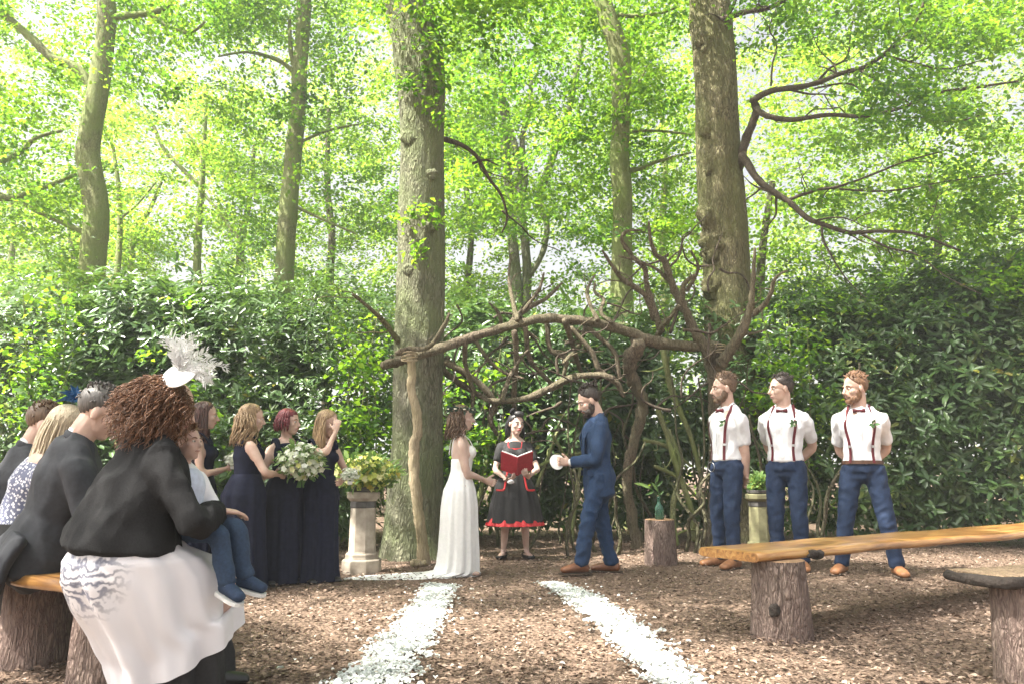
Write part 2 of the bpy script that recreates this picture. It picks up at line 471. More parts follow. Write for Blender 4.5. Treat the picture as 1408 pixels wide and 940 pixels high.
for (px, py, rr) in ((962, 300, .10), (968, 338, .13), (965, 230, .08), (958, 60, .09), (966, 395, .09), (1010, 420, .07), (960, 180, .07)):
    mb = MB(); c = P(px + 12, py, d2 - .2)
    mb.ell(c, (rr * 1.5, rr * 1.1, rr * 1.9), 26, 18)
    for i, v in enumerate(mb.v): mb.v[i] = v + (v - c) * (0.55 * noise.noise(v * 9) + .3 * noise.noise(v * 23))
    child(mb.build('burr', M['bark_olive']), t2)
# burrs on the other oak
for (px, py, rr) in ((566, 372, .06), (585, 315, .07), (563, 190, .055), (594, 240, .05)):
    mb = MB(); c = P(px, py, d1 - .22); mb.ell(c, (rr * 1.6, rr * .9, rr * 1.4), 26, 18)
    for i, v in enumerate(mb.v): mb.v[i] = v + (v - c) * (0.55 * noise.noise(v * 9) + .3 * noise.noise(v * 23))
    child(mb.build('burr', M['bark_grey']), t1)
def limb(root, poly, d, dd, r0, r1, mat='branch', name='limb', n=9, sub=5, seed=1.0, twigs=3):
    mb = MB(); pts = pix(poly, d, dd); k = len(pts) - 1
    mb.tube(pts, [r0 + (r1 - r0) * (i / k) ** 0.8 for i in range(k + 1)], n=n, sub=sub, wob=0.3, seed=seed)
    if twigs:                                             # fine crooked side twigs
        rr = random.Random(int(seed * 10) + int(poly[0][0])); P2, _ = spline(pts, [(1, 1)] * len(pts), 6)
        for _ in range(twigs):
            i = rr.randrange(2, len(P2) - 1); a = P2[i]; t = (P2[i+1] - P2[i-1]).normalized(); dv = (t * rr.uniform(.3, 1.0) + Vector((rr.gauss(0, .5), rr.gauss(0, .6), rr.gauss(.05, .6)))).normalized(); L = rr.uniform(.35, 1.1); q = [a]
            for s_ in range(5): dv = (dv + Vector((rr.gauss(0, .28), rr.gauss(0, .25), rr.gauss(0, .28)))).normalized(); q.append(q[-1] + dv * L / 5)
            w0 = (r0 + (r1 - r0) * i / len(P2)) * rr.uniform(.3, .5); mb.tube(q, [w0 * (1 - .16 * s_) for s_ in range(6)], n=5, sub=2)
            if L > .6:
                b = q[3]; q2 = [b]; d3 = (dv + Vector((rr.gauss(0, .7), rr.gauss(0, .5), rr.gauss(0, .7)))).normalized()
                for s_ in range(3): d3 = (d3 + Vector((rr.gauss(0, .3), rr.gauss(0, .3), rr.gauss(0, .3)))).normalized(); q2.append(q2[-1] + d3 * L * .14)
                mb.tube(q2, [w0 * .5, w0 * .4, w0 * .3, w0 * .15], n=5, sub=2)
    return child(mb.build(name, M[mat]), root)
# limbs of the right oak
dl = d2
LT2 = [
 ([(990, 285), (1010, 245), (1022, 205), (1030, 180), (1040, 155), (1036, 138)], -.02, -.5, .085, .05),
 ([(1033, 140), (1060, 125), (1100, 120), (1130, 112), (1160, 100), (1190, 92), (1215, 75), (1240, 55), (1265, 20), (1275, -20)], -.5, -1.6, .048, .018),
 ([(1040, 150), (1055, 160), (1090, 165), (1140, 158), (1190, 160), (1240, 148), (1290, 128), (1345, 120), (1400, 112)], -.5, -1.8, .045, .014),
 ([(1020, 212), (1040, 245), (1060, 262), (1085, 278), (1110, 300), (1135, 310), (1170, 320), (1210, 318), (1260, 322), (1320, 345)], -.35, -1.2, .058, .016),
 ([(1085, 275), (1120, 262), (1155, 256), (1200, 240), (1245, 222), (1290, 210)], -.55, -1.5, .026, .009),
 ([(1135, 258), (1180, 262), (1230, 262), (1300, 250), (1390, 238)], -.6, -1.8, .018, .007),
 ([(1130, 310), (1132, 330), (1145, 355), (1165, 385), (1190, 410)], -.6, -1.0, .02, .006),
 ([(1185, 322), (1220, 340), (1260, 350), (1300, 380), (1350, 405)], -.8, -1.5, .02, .006),
 ([(1180, 95), (1205, 110), (1240, 135), (1270, 158), (1310, 168), (1350, 158)], -.8, -1.8, .025, .008),
 ([(1120, 118), (1140, 95), (1165, 78), (1170, 40), (1180, 0)], -.7, -1.0, .02, .008),
 ([(1060, 118), (1062, 90), (1068, 60), (1058, 40), (1070, 5)], -.6, -.6, .016, .008),
 ([(1200, 155), (1190, 130), (1165, 115), (1120, 122)], -.9, -1.1, .018, .012),
 ([(1212, 75), (1250, 85), (1300, 95), (1360, 80)], -1.2, -2.0, .02, .007),
 ([(985, 30), (1020, 18), (1060, 10), (1090, -8)], -.2, -.9, .05, .03),
]
for i, (poly, a, b, r0, r1) in enumerate(LT2): limb(t2, poly, dl + a, dl + b, r0, r1, seed=i * 1.7, twigs=0 if i == 0 else 8)
cl = []
R2 = np.random.default_rng(21)
def spray_pix(rng, x0, x1, y0, y1, da, db, n, per, ss, thin=.06):
    out = []
    for _ in range(n):
        p = P(x0 + (x1 - x0) * rng.random(), y0 + (y1 - y0) * rng.random(), da + (db - da) * rng.random())
        k = ss * (.6 + .8 * rng.random()); out.append((p, (k, k, thin), per * (.5 + rng.random())))
    return out
cl += spray_pix(R2, 1080, 1420, -30, 60, d2 - 2.2, d2 + .5, 60, 42, .26)
cl += spray_pix(R2, 1180, 1430, 0, 200, d2 - 2.4, d2 - .2, 86, 44, .26)
cl += spray_pix(R2, 1240, 1440, 160, 400, d2 - 2.0, d2, 44, 38, .24)
cl += spray_pix(R2, 1120, 1400, 255, 420, d2 - 1.3, d2 + .3, 44, 40, .26)
cl += spray_pix(R2, 1000, 1120, -20, 80, d2 - 1.2, d2 + .5, 18, 40, .25)
cl += spray_cloud(R2, (P(965, -330, d2).x, d2 - .6, 9.8), (4.0, 3.4, 2.0), 24, 180, .6, thin=.2)
V, F, T = crown_arrays(cl, R2, .082, dens=1.6)
child(link('crown', mesh_np('crown', V, F, T), M['oak_leaf']), t2)
# left oak: twiggy tufts on the trunk and a crown above the picture
cl = []
for (px, py) in ((590, 15), (600, 40), (575, 60), (598, 75), (605, 110), (570, 120), (590, 140), (575, 20), (610, 20), (560, 300), (580, 285), (572, 345), (600, 300), (556, 110), (585, 95), (605, 165)):
    cl.append((P(px, py, d1 - .38), (.10, .10, .07), 26))
cl += spray_pix(R2, 600, 760, -30, 70, d1 - .8, d1 + .8, 26, 40, .25)
cl += spray_pix(R2, 470, 560, -30, 40, d1 - .8, d1 + .8, 12, 40, .25)
cl += spray_cloud(R2, (.4, d1 - .5, 9.2), (3.4, 1.9, 1.5), 70, 210, .55, thin=.2)
V, F, T = crown_arrays(cl, R2, .080, dens=1.6)
child(link('crown', mesh_np('crown', V, F, T), M['oak_leaf']), t1)
limb(t1, [(605, 190), (635, 200), (655, 215), (672, 245), (690, 270), (697, 300), (690, 320)], d1 + .2, d1 + 1.2, .035, .012)
limb(t1, [(650, 225), (668, 220), (685, 228)], d1 + .6, d1 + .9, .02, .008)
limb(t1, [(690, 290), (715, 310), (735, 330), (770, 345)], d1 + 1.1, d1 + 1.6, .014, .006)
limb(t1, [(548, 470), (530, 445), (510, 425), (485, 405)], d1 - .2, d1 - .8, .04, .014, 'bark_olive')

# --- other trunks: polyline, radii in picture pixels
def wood_tree(name, label, polys, d, mat, crown, seed, size=.10, group=GRP, leafmat='oak_leaf'):
    b = P(polys[0][0][0][0], polys[0][0][0][1], d); b.z = 0
    t = tree(name, label, b, group)
    for i, (poly, rpx) in enumerate(polys):
        mb = MB(); pts = pix(poly, d)
        if i == 0: pts = [Vector((pts[0].x, d, -.05))] + pts; rpx = [rpx[0] * 1.25] + list(rpx)
        rad = [r / pxm(d) for r in rpx]
        if i == 0: trunk_mesh(mb, pts, rad, seed + i, n=22, sub=7, lump=.16, ridge=.06)
        else: mb.tube(pts, rad, n=9, sub=5, wob=.25, seed=seed + i)
        child(mb.build('trunk' if i == 0 else 'limb', M[mat]), t)
    if crown:
        rg = np.random.default_rng(seed * 13 + 1)
        V, F, T = crown_arrays(crown(rg), rg, size)
        child(link('crown', mesh_np('crown', V, F, T), M[leafmat]), t)
    return t

def lin(a, b, n): return [a + (b - a) * i / (n - 1) for i in range(n)]
wood_tree('forked_tree', 'grey forked tree rising above the laurel hedge behind the seated guests',
    [([(124, 430), (126, 395), (128, 350), (133, 290), (122, 220), (125, 180), (136, 120), (144, 60), (146, 10), (135, -60), (125, -160)], [17, 17, 17, 17, 17, 16, 14, 13, 13, 11, 7]),
     ([(133, 130), (118, 108), (98, 90), (72, 80), (45, 55), (15, 28), (-30, -10)], [8, 7.5, 7, 6.5, 6, 5.5, 4]),
     ([(140, 40), (160, 24), (195, 20), (225, 12), (240, -10)], [7, 5.5, 5, 4, 3]),
     ([(205, 20), (235, 38), (262, 45), (282, 30)], [3.5, 3, 2.5, 1.5]),
     ([(125, 325), (95, 310), (60, 295), (30, 280), (-10, 262)], [4, 4, 3.5, 3, 2]),
     ([(-20, 270), (20, 272), (60, 258), (105, 240)], [5, 4.5, 3.5, 2]),
     ([(-20, 230), (20, 215), (50, 190), (85, 180)], [5, 4, 3, 2])], 14.0, 'bark_green',
    lambda r: spray_pix(r, -60, 140, 120, 400, 12.6, 16, 66, 60, .45) + spray_pix(r, -60, 330, -40, 130, 12.6, 17, 60, 55, .42)
              + spray_cloud(r, (-7.5, 14.5, 11.2), (4.6, 2.6, 3.0), 40, 70, .5), 4)
wood_tree('straight_tree', 'straight mossy olive trunk standing behind the hedge above the bridesmaids',
    [([(386, 440), (389, 400), (393, 330), (400, 250), (407, 170), (413, 90), (417, 20), (420, -80), (424, -200)], [15, 14.5, 13, 12, 11.5, 11, 10.5, 9, 6]),
     ([(408, 105), (400, 70), (398, 25)], [4.5, 3.5, 2.5]), ([(405, 100), (380, 82), (340, 72), (300, 78)], [4, 3, 2, 1.2]),
     ([(398, 280), (440, 300), (490, 322)], [2.6, 2, 1.2]), ([(404, 200), (450, 180), (500, 170)], [2.6, 2, 1.2])], 15.5, 'bark_green',
    lambda r: spray_pix(r, 300, 560, -40, 420, 14.6, 18.5, 120, 58, .45) + spray_cloud(r, (-4.6, 15.5, 12.8), (4.2, 3.6, 3.0), 70, 80, .6), 5)
wood_tree('curved_tree', 'curved mossy trunk rising between the two big oaks behind the arch',
    [([(858, 480), (856, 440), (855, 360), (856, 280), (852, 220), (854, 150), (852, 80), (838, 30), (826, -10), (800, -90), (780, -200)], [17, 16, 15, 14, 13.5, 13, 14, 14, 13, 10, 6]),
     ([(850, 22), (880, 22), (910, 18), (935, 8)], [4, 3, 2.4, 1.6]), ([(858, 235), (880, 232), (905, 222), (950, 210)], [4, 3.2, 2.6, 1.5]),
     ([(860, 182), (900, 180), (950, 185)], [2.4, 2, 1.2]), ([(860, 320), (890, 318), (960, 322)], [4, 3.2, 2]), ([(858, 140), (880, 110), (890, 90)], [3, 2.2, 1.3])], 13.5, 'bark_green',
    lambda r: spray_pix(r, 620, 960, -40, 330, 12.5, 16.5, 130, 58, .42) + spray_cloud(r, (1.4, 13.5, 11.6), (4.2, 3.4, 3.0), 70, 80, .6), 6)
wood_tree('multi_stem_tree', 'pale slender tree with several upright stems seen above the arch',
    [([(712, 470), (712, 420), (708, 360), (702, 300), (698, 240), (694, 180), (690, 100)], [8, 8, 7.5, 7, 6.5, 6, 4]),
     ([(722, 440), (724, 360), (716, 290), (712, 220), (700, 175), (694, 140)], [7, 6.5, 6, 5.5, 5, 4]),
     ([(716, 290), (722, 240), (718, 190), (728, 150), (730, 100)], [5, 4.5, 4, 3.5, 2.5]),
     ([(738, 280), (748, 250), (765, 200), (780, 160), (800, 60)], [6, 6, 5.5, 5, 3]),
     ([(728, 380), (745, 350), (752, 310), (738, 275)], [4, 4, 4.5, 5])], 18.0, 'bark_grey',
    lambda r: spray_pix(r, 600, 860, 60, 440, 16.5, 20.5, 100, 56, .5) + spray_pix(r, 600, 860, -60, 120, 17, 21, 40, 56, .5), 7)
SMALL = [
 ('slender_tree', 'slender trunk with one long limb reaching over the bright gap in the wood',
  [([(271, 420), (271, 370), (273, 310), (277, 260), (280, 200), (285, 120)], [6, 5.5, 5, 4.5, 3.5, 2]), ([(273, 255), (250, 232), (225, 205), (208, 170), (180, 155)], [3.5, 3.2, 2.8, 2.4, 1.4]),
   ([(278, 265), (300, 290), (320, 320)], [2.4, 2, 1.2]), ([(280, 220), (262, 190), (250, 175)], [2.2, 1.8, 1])], 20.0, 'bark_green', (215, 360, 60, 350, 55)),
 ('slender_tree', 'dark thin trunk between the slender tree and the straight mossy trunk',
  [([(328, 420), (330, 380), (332, 330), (342, 280), (350, 200)], [6, 6, 5, 4, 2.5]), ([(333, 335), (310, 300), (298, 270)], [2.6, 2, 1.2])], 22.0, 'bark_dark', (290, 400, 120, 390, 55)),
 ('slender_tree', 'thin dark stem just beside the grey forked tree',
  [([(158, 430), (160, 390), (165, 320), (163, 260), (155, 200)], [4.5, 4.5, 4, 3, 2]), ([(166, 300), (190, 280), (215, 250)], [2, 1.6, 1])], 19.0, 'bark_green', (140, 215, 130, 390, 30)),
 ('slender_tree', 'pale leaning stem forking in front of the bright gap in the wood',
  [([(177, 420), (180, 370), (184, 320), (205, 290), (222, 250)], [5, 4.5, 4, 3, 2]), ([(183, 325), (170, 300), (160, 270)], [2.5, 2, 1.2])], 20.5, 'bark_green', (150, 205, 300, 400, 18)),
 ('slender_tree', 'thin dark trunk close beside the grey-green oak at the arch',
  [([(453, 430), (454, 380), (456, 320), (450, 250), (452, 150)], [6, 5.5, 5, 4.5, 3])], 21.0, 'bark_dark', (420, 560, 80, 400, 60)),
 ('slender_tree', 'thin trunk deep in the wood at the picture edge behind the hedge',
  [([(14, 430), (15, 370), (18, 310), (10, 240)], [4, 4, 3.5, 2.5])], 23.0, 'bark_green', (-60, 120, 250, 410, 50)),
 ('slender_tree', 'pale stem deep in the wood left of the grey forked tree',
  [([(98, 420), (99, 370), (97, 320), (85, 270)], [5, 4.5, 4, 3])], 24.0, 'bark_green', (40, 190, 150, 390, 50)),
 ('slender_tree', 'thin trunk showing past the olive-barked oak above the groomsmen',
  [([(1046, 480), (1045, 400), (1050, 330), (1062, 250)], [6, 6, 5, 4])], 17.0, 'bark_dark', (1030, 1200, 60, 440, 90)),
 ('slender_tree', 'leafy young tree beyond the dark hedge past the last groomsman',
  [([(1290, 480), (1285, 400), (1290, 320), (1275, 230)], [7, 6, 5, 3])], 17.5, 'bark_dark', (1180, 1440, 170, 450, 120)),
 ('slender_tree', 'thin mossy trunk between the curved trunk and the olive-barked oak',
  [([(915, 470), (914, 400), (910, 320), (915, 220), (905, 120)], [5, 5, 4.5, 4, 3])], 19.0, 'bark_green', (860, 1010, 30, 420, 80)),
 ('slender_tree', 'thin trunk between the grey-green oak and the pale many-stemmed tree',
  [([(640, 470), (642, 400), (648, 320), (640, 240), (645, 150)], [5, 5, 4, 3.5, 2.5])], 20.0, 'bark_dark', (590, 720, 120, 430, 70)),
]
for i, (nm, lab, polys, d, mat, (x0, x1, y0, y1, n)) in enumerate(SMALL):
    wood_tree(nm, lab, polys, d, mat, (lambda r, a=(x0, x1, y0, y1, n), d=d: spray_pix(r, a[0], a[1], a[2], a[3], d - 1.5, d + 2.5, a[4], 50, .5)), 30 + i, .115, 'slender woodland trees', 'far_leaf')

# --- the wood beyond: one mass of far foliage, open where the sky shows through
def far_wood():
    rg = np.random.default_rng(77); cl = []
    gaps = [(240, 330, 50, 80), (215, 80, 85, 55), (110, 20, 90, 40), (50, 150, 40, 40), (330, 30, 50, 40), (560, 300, 16, 40), (1235, 165, 60, 35), (1340, 290, 50, 60), (735, 380, 30, 40), (690, 240, 40, 30), (490, 360, 26, 24), (1060, 290, 16, 40), (905, 130, 26, 30)]
    n = 0
    while n < 620:
        px, py, d = -120 + 1660 * rg.random(), -60 + 540 * rg.random(), 27 + 22 * rg.random()
        g = min(((px - a) / c) ** 2 + ((py - b) / e) ** 2 for a, b, c, e in gaps)
        if g < 1.0: continue
        p = P(px, py, d); k = .9 * (.6 + .8 * rg.random())
        if p.z < 1.0: continue
        cl.append((p, (k, k, .22), 62 * (.5 + rg.random()))); n += 1
    for _ in range(230):                                  # low scrub between the far trunks
        d = 14.5 + 14 * rg.random(); px = -120 + 1660 * rg.random(); p = P(px, 640, d); p.z = .4 + (3.2 + d * .06) * rg.random() ** .8
        if abs(px - 240) < 45 and p.z > 3.0: continue
        k = .6 * (.6 + .8 * rg.random()); cl.append((p, (k, k, .3), 55 * (.5 + rg.random())))
    V, F, T = crown_arrays(cl, rg, .19, dens=1.9)
    o = link('treeline', mesh_np('treeline', V, F, T), M['far_leaf'])
    tag(o, 'bright green far woodland foliage beyond the hedge', 'treeline', kind='stuff')
far_wood()
# trees outside the picture whose crowns shade the clearing
def shade_tree(label, x, y, R, zc, seed, n=90, dx=0.0, extra=()):
    t = tree('oak_tree', label, (x, y, 0), GRP)
    mb = MB(); trunk_mesh(mb, [(x, y, -.05), (x, y, 1.5), (x + .1, y, 4), (x - .1, y + .1, 7), (x, y, 10)], [.3, .27, .24, .2, .1], seed, n=24)
    child(mb.build('trunk', M['bark_grey']), t)
    rg = np.random.default_rng(seed); V, F, T = crown_arrays(spray_cloud(rg, (x + dx, y, zc), R, n, 430, .38, thin=.2) + [c for e in extra for c in spray_cloud(rg, e[0], e[1], e[2], 400, .38, thin=.2)], rg, .12, dens=1.0, tight=1.0)
    child(link('crown', mesh_np('crown', V, F, T), M['oak_leaf']), t)
shade_tree('oak standing outside the clearing past the seated guests', -7.6, 6.0, (4.2, 2.4, 2.0), 9.0, 51, 25, 1.2, [((-2.6, 4.9, 8.6), (1.9, 1.3, .8), 20), ((-5.2, 4.9, 9.0), (1.2, .9, .8), 6)])  # extra leaf sprays added out of view to shade the groomsmen and the couple
shade_tree('oak standing outside the clearing behind the seated guests', -5.6, 1.0, (4.0, 3.4, 2.0), 9.0, 52, 26, .6)
# ------------------------------------------------------------------ rhododendron bushes
def bush(label, blobs, nw, seed, stems=(), size=.115, top=None, stem_mat='bark_dark'):
    """blobs: (x, y, z, rx, ry, rz); leaves stand in whorls on the blobs' outer shells"""
    rg = np.random.default_rng(seed)
    base = Vector((sum(b[0] for b in blobs) / len(blobs), sum(b[1] for b in blobs) / len(blobs), 0))
    t = empty('rhododendron_bush', base); tag(t, label, 'bush', 'rhododendron bushes round the clearing')
    B = np.array(blobs); area = B[:, 3] * B[:, 5]; pr = area / area.sum()
    C = []; A = []; nw = int(nw * .9)
    while len(C) < nw:
        b = B[rg.choice(len(B), p=pr)]
        q = rg.normal(0, 1, 3); q /= np.linalg.norm(q)
        if q[1] > 0.55: continue                       # the far side never shows
        lump = 1 + .30 * noise.noise(Vector(q * 2.3) + Vector((seed, 0, b[0])))
        r = lump * (1 - .38 * rg.random() ** 1.6)
        lump += .12 * noise.noise(Vector(q * 6.0) + Vector((seed, 3, b[0]))); r = lump * (1 - .38 * rg.random() ** 1.6)
        p = b[:3] + q * b[3:] * r
        if q[2] > .35 and rg.random() < .16: p[2] += .55 * rg.random() ** 2      # upright shoots
        if p[2] < .12: continue
        n_ = q / b[3:]; n_ /= np.linalg.norm(n_)
        C.append(p); A.append(n_ * .55 + np.array([0, -.12, .65]) + rg.normal(0, .33, 3))
    C = np.array(C); A = nrm(np.array(A)); k = 7
    n = nw * k
    u = nrm(np.cross(A, np.array([[.31, .2, .93]]))); v = np.cross(A, u)
    az = (np.arange(k) / k * 2 * np.pi)[None, :] + rg.random((nw, 1)) * 6.3 + rg.normal(0, .25, (nw, k))
    up = rg.normal(.28, .28, (nw, k))
    D = u[:, None, :] * np.cos(az)[..., None] + v[:, None, :] * np.sin(az)[..., None] + A[:, None, :] * up[..., None]
    Pb = np.repeat(C, k, axis=0) + nrm(D.reshape(-1, 3)) * .012 + rg.normal(0, .02, (n, 3))
    Nn = np.repeat(A, k, axis=0) + rg.normal(0, .15, (n, 3))
    L = size * (.78 + .5 * rg.random()) * np.repeat(.8 + .45 * rg.random(nw), k) * (.65 + .6 * rg.random(n))
    tint = np.clip(.15 + .22 * (rg.random() - .4) + .6 * rg.random(n) + np.repeat(.25 * rg.random(nw), k), 0, .97); tint[rg.random(n) < .006] = 1.0
    V, F, T = leaves(Pb, D.reshape(-1, 3), Nn, L, L * .36, rg, fold=.16, droop=.18, tint=tint, shape=(.3, .7, .85, 1.0))
    child(link('foliage', mesh_np('foliage', V, F, T), M['rhodo_leaf']), t)
    rr = random.Random(seed)
    for (x, y, h, lean) in stems:
        mb = MB(); z = 0; p = Vector((x, y, -.03)); pts = [p.copy()]; m_ = 6
        dx, dy = lean * rr.uniform(-1, 1), lean * rr.uniform(-1, 1)
        for i in range(m_):
            p = p + Vector((dx / m_ + rr.gauss(0, .075), dy / m_ + rr.gauss(0, .05), h / m_)); pts.append(p.copy())
        r0 = rr.uniform(.012, .030)
        mb.tube(pts, [r0 * (1 - .09 * i) for i in range(m_ + 1)], n=7, sub=3, wob=.2, seed=x)
        child(mb.build('stem', M[stem_mat]), t)
    return t
def bx(px, d, z, rx, ry, rz):
    p = P(px, 640, d); return (p.x, d, z, rx, ry, rz)
bush('glossy laurel-leaved bush at the picture edge behind the dark-suited guests', [bx(-70, 11.2, 1.9, 1.5, 1.1, 1.75), bx(40, 11, 1.9, 1.2, 1.0, 1.65), bx(60, 11.8, 2.6, 1.3, .9, 1.1)], 2600, 1)
bush('glossy bush behind the white feathered fascinator', [bx(170, 11, 1.8, 1.25, 1.0, 1.75), bx(210, 11.8, 2.6, 1.3, .9, 1.15), bx(115, 10.3, .9, .8, .7, .95)], 2500, 2)
bush('glossy bush behind the wavy blonde bridesmaid', [bx(310, 10.9, 1.9, 1.2, 1.0, 1.7), bx(340, 11.8, 2.5, 1.2, .9, 1.15), bx(280, 10.2, .9, .8, .7, .95)], 2500, 3)
bush('glossy bush between the pillar of flowers and the straight mossy trunk', [bx(450, 10.8, 1.7, 1.15, 1.0, 1.75), bx(475, 11.6, 2.4, 1.1, .9, 1.2), bx(430, 10.1, .8, .9, .7, .9)], 2500, 4)
sr = random.Random(3)
def stem_row(x0, x1, n, y0=9.3, y1=10.8, h=1.9):
    return [(P(sr.uniform(x0, x1), 640, (y := sr.uniform(y0, y1))).x, y, h * sr.uniform(.6, 1.2), .5) for _ in range(n)]
bush('bush with bare stems under the arch behind the bride and officiant', [bx(650, 11.4, 2.1, 1.0, .9, 1.3), bx(700, 11.8, 2.4, .9, .8, .9), bx(690, 11.8, 1.0, 1.1, .5, 1.1)], 1700, 5, stem_row(620, 745, 8))
bush('bush with bare stems under the arch behind the groom', [bx(800, 11.4, 2.0, 1.1, .9, 1.2), bx(830, 11.8, 2.3, .9, .8, 1.0), bx(820, 11.9, .9, 1.0, .5, 1.0)], 1600, 6, stem_row(745, 860, 9))
bush('dark bush with bare stems beside the stump and green bottle', [bx(920, 11.4, 2.1, 1.0, .9, 1.3), bx(950, 11.9, 1.0, 1.0, .5, 1.0)], 1300, 7, stem_row(870, 990, 11))
bush('dark bush behind the groomsmen beside the olive-barked oak', [bx(1075, 11.2, 1.9, 1.1, .9, 1.7), bx(1110, 11.9, 2.6, 1.2, .8, 1.0)], 2100, 8, stem_row(1040, 1130, 5))
bush('dark bush behind the groomsman nearest the hedge end', [bx(1190, 10.9, 1.7, 1.15, .9, 1.75), bx(1230, 11.7, 2.5, 1.2, .8, 1.1)], 2200, 9)
bush('dark tall bush past the last groomsman', [bx(1310, 10.6, 1.8, 1.15, .9, 1.8), bx(1330, 11.2, 2.6, 1.2, .8, 1.15)], 2300, 10)
bush('dark tall bush at the picture edge above the live-edge bench', [bx(1430, 10.3, 1.9, 1.15, 1.0, 1.9), bx(1440, 10.9, 2.7, 1.2, .8, 1.2)], 2100, 11)

# ------------------------------------------------------------------ the branch arch
dA = G(583, 776).y; dB = G(876, 753).y; dC = G(976, 753).y
arch = empty('branch_arch', (P(760, 640, dA).x, dA + .6, 0)); tag(arch, 'rustic wedding arch of twisted driftwood branches on rough posts', 'arch')
def wood(name, poly, da, db, rpx, mat='driftwood', n=12, sub=6, wob=.45, foot=False, seed=None):
    mb = MB(); pts = pix(poly, da, db); sc_ = 1 / pxm((da + db) / 2)
    if foot: pts[-1].z = -.04
    k = len(pts) - 1
    rad = [r * .86 * sc_ for r in (rpx if len(rpx) == len(pts) else lin(rpx[0], rpx[-1], len(pts)))]
    mb.tube(pts, rad, n=n, sub=sub, wob=wob, seed=(seed if seed is not None else poly[0][0] * .13))
    if name == 'branch' and k >= 2:                       # broken side twigs
        rr = random.Random(int(poly[0][0] * 7 + poly[0][1]))
        for _ in range(rr.choice((2, 3, 4))):
            i = rr.randrange(1, k + 1); a = pts[i - 1].lerp(pts[i], rr.random()); t = (pts[i] - pts[i - 1]).normalized()
            dv = (t * rr.uniform(.1, .9) + Vector((rr.gauss(0, .7), rr.gauss(0, .5), rr.gauss(.15, .7)))).normalized(); L = rr.uniform(.10, .38); r0 = rad[i] * rr.uniform(.3, .5)
            b = a + dv * L * .5 + Vector((rr.gauss(0, .03), 0, rr.gauss(0, .03))); mb.tube([a, b, a + dv * L + Vector((rr.gauss(0, .06), 0, rr.gauss(0, .06)))], [r0, r0 * .7, r0 * .3], n=6, sub=4, wob=.3, seed=L * 9)
    return child(mb.build(name, M[mat]), arch)
dBm = dA + .15
wood('beam', [(526, 502), (545, 497), (563, 492), (607, 478), (661, 460), (714, 445), (755, 438), (813, 443), (857, 454), (889, 467), (924, 474), (974, 477), (992, 480)], dA - .05, dC - .35,
     [6, 7.5, 8, 7.5, 7.2, 7, 7.5, 7.5, 8.5, 10, 9, 8, 7], wob=.35)
wood('branch', [(545, 486), (558, 480), (589, 477), (609, 451), (618, 431)], dA - .12, dA - .2, [3.5, 4, 4, 3.5, 2])
wood('post', [(563, 478), (567, 514), (565, 532), (573, 568), (574, 594), (569, 612), (569, 648), (574, 693), (580, 737), (584, 780)], dA - .1, dA, [6.5, 7, 7, 7.5, 7.5, 8, 8, 8.5, 9, 10.5], 'deadwood', foot=True, wob=.28)
wood('knot', [(566, 772), (576, 776), (586, 774)], dA - .16, dA - .08, [5, 8, 5], 'deadwood')
wood('post', [(880, 470), (869, 490), (866, 508), (874, 530), (884, 554), (876, 590), (866, 630), (862, 666), (868, 702), (876, 756)], dA + .9, dB, [12, 12, 11, 9.5, 9, 8.5, 8, 7.5, 8, 10], foot=True)
wood('post', [(978, 474), (985, 514), (983, 559), (982, 603), (985, 648), (981, 693), (976, 745)], dC - .35, dC, [15, 14, 10, 9, 8.5, 8, 9], foot=True)
FORK = [
 ([(976, 488), (956, 456), (944, 430), (938, 411), (941, 391), (955, 378)], [10, 8, 7, 5, 4, 2.5]),
 ([(990, 500), (1004, 482), (1019, 455), (1032, 422), (1035, 391), (1038, 341)], [10, 9, 8, 6, 4, 2]),
 ([(1030, 436), (1046, 424), (1058, 408), (1066, 383), (1082, 372)], [5, 4.5, 4, 3, 1.5]),
 ([(940, 428), (925, 394), (914, 361), (902, 350), (894, 328), (892, 305)], [6, 6, 5, 4, 3, 1.6]),
 ([(910, 456), (897, 419), (889, 391), (886, 369), (867, 350), (855, 330), (862, 318), (880, 317)], [6, 5, 4.5, 4, 3.5, 3, 2.5, 1.6]),
 ([(900, 440), (886, 405), (858, 386), (842, 366), (828, 344)], [5, 4.5, 4, 3, 1.6]),
 ([(905, 462), (911, 448), (922, 436), (934, 420)], [5, 4.5, 4, 3]),
 ([(925, 394), (905, 372), (880, 360), (850, 352)], [3, 2.6, 2, 1.2]),
 ([(944, 400), (960, 370), (950, 345)], [3.5, 2.5, 1.4]),
]
for poly, r in FORK: wood('branch', poly, dC - .5, dC - .9, r, n=10)
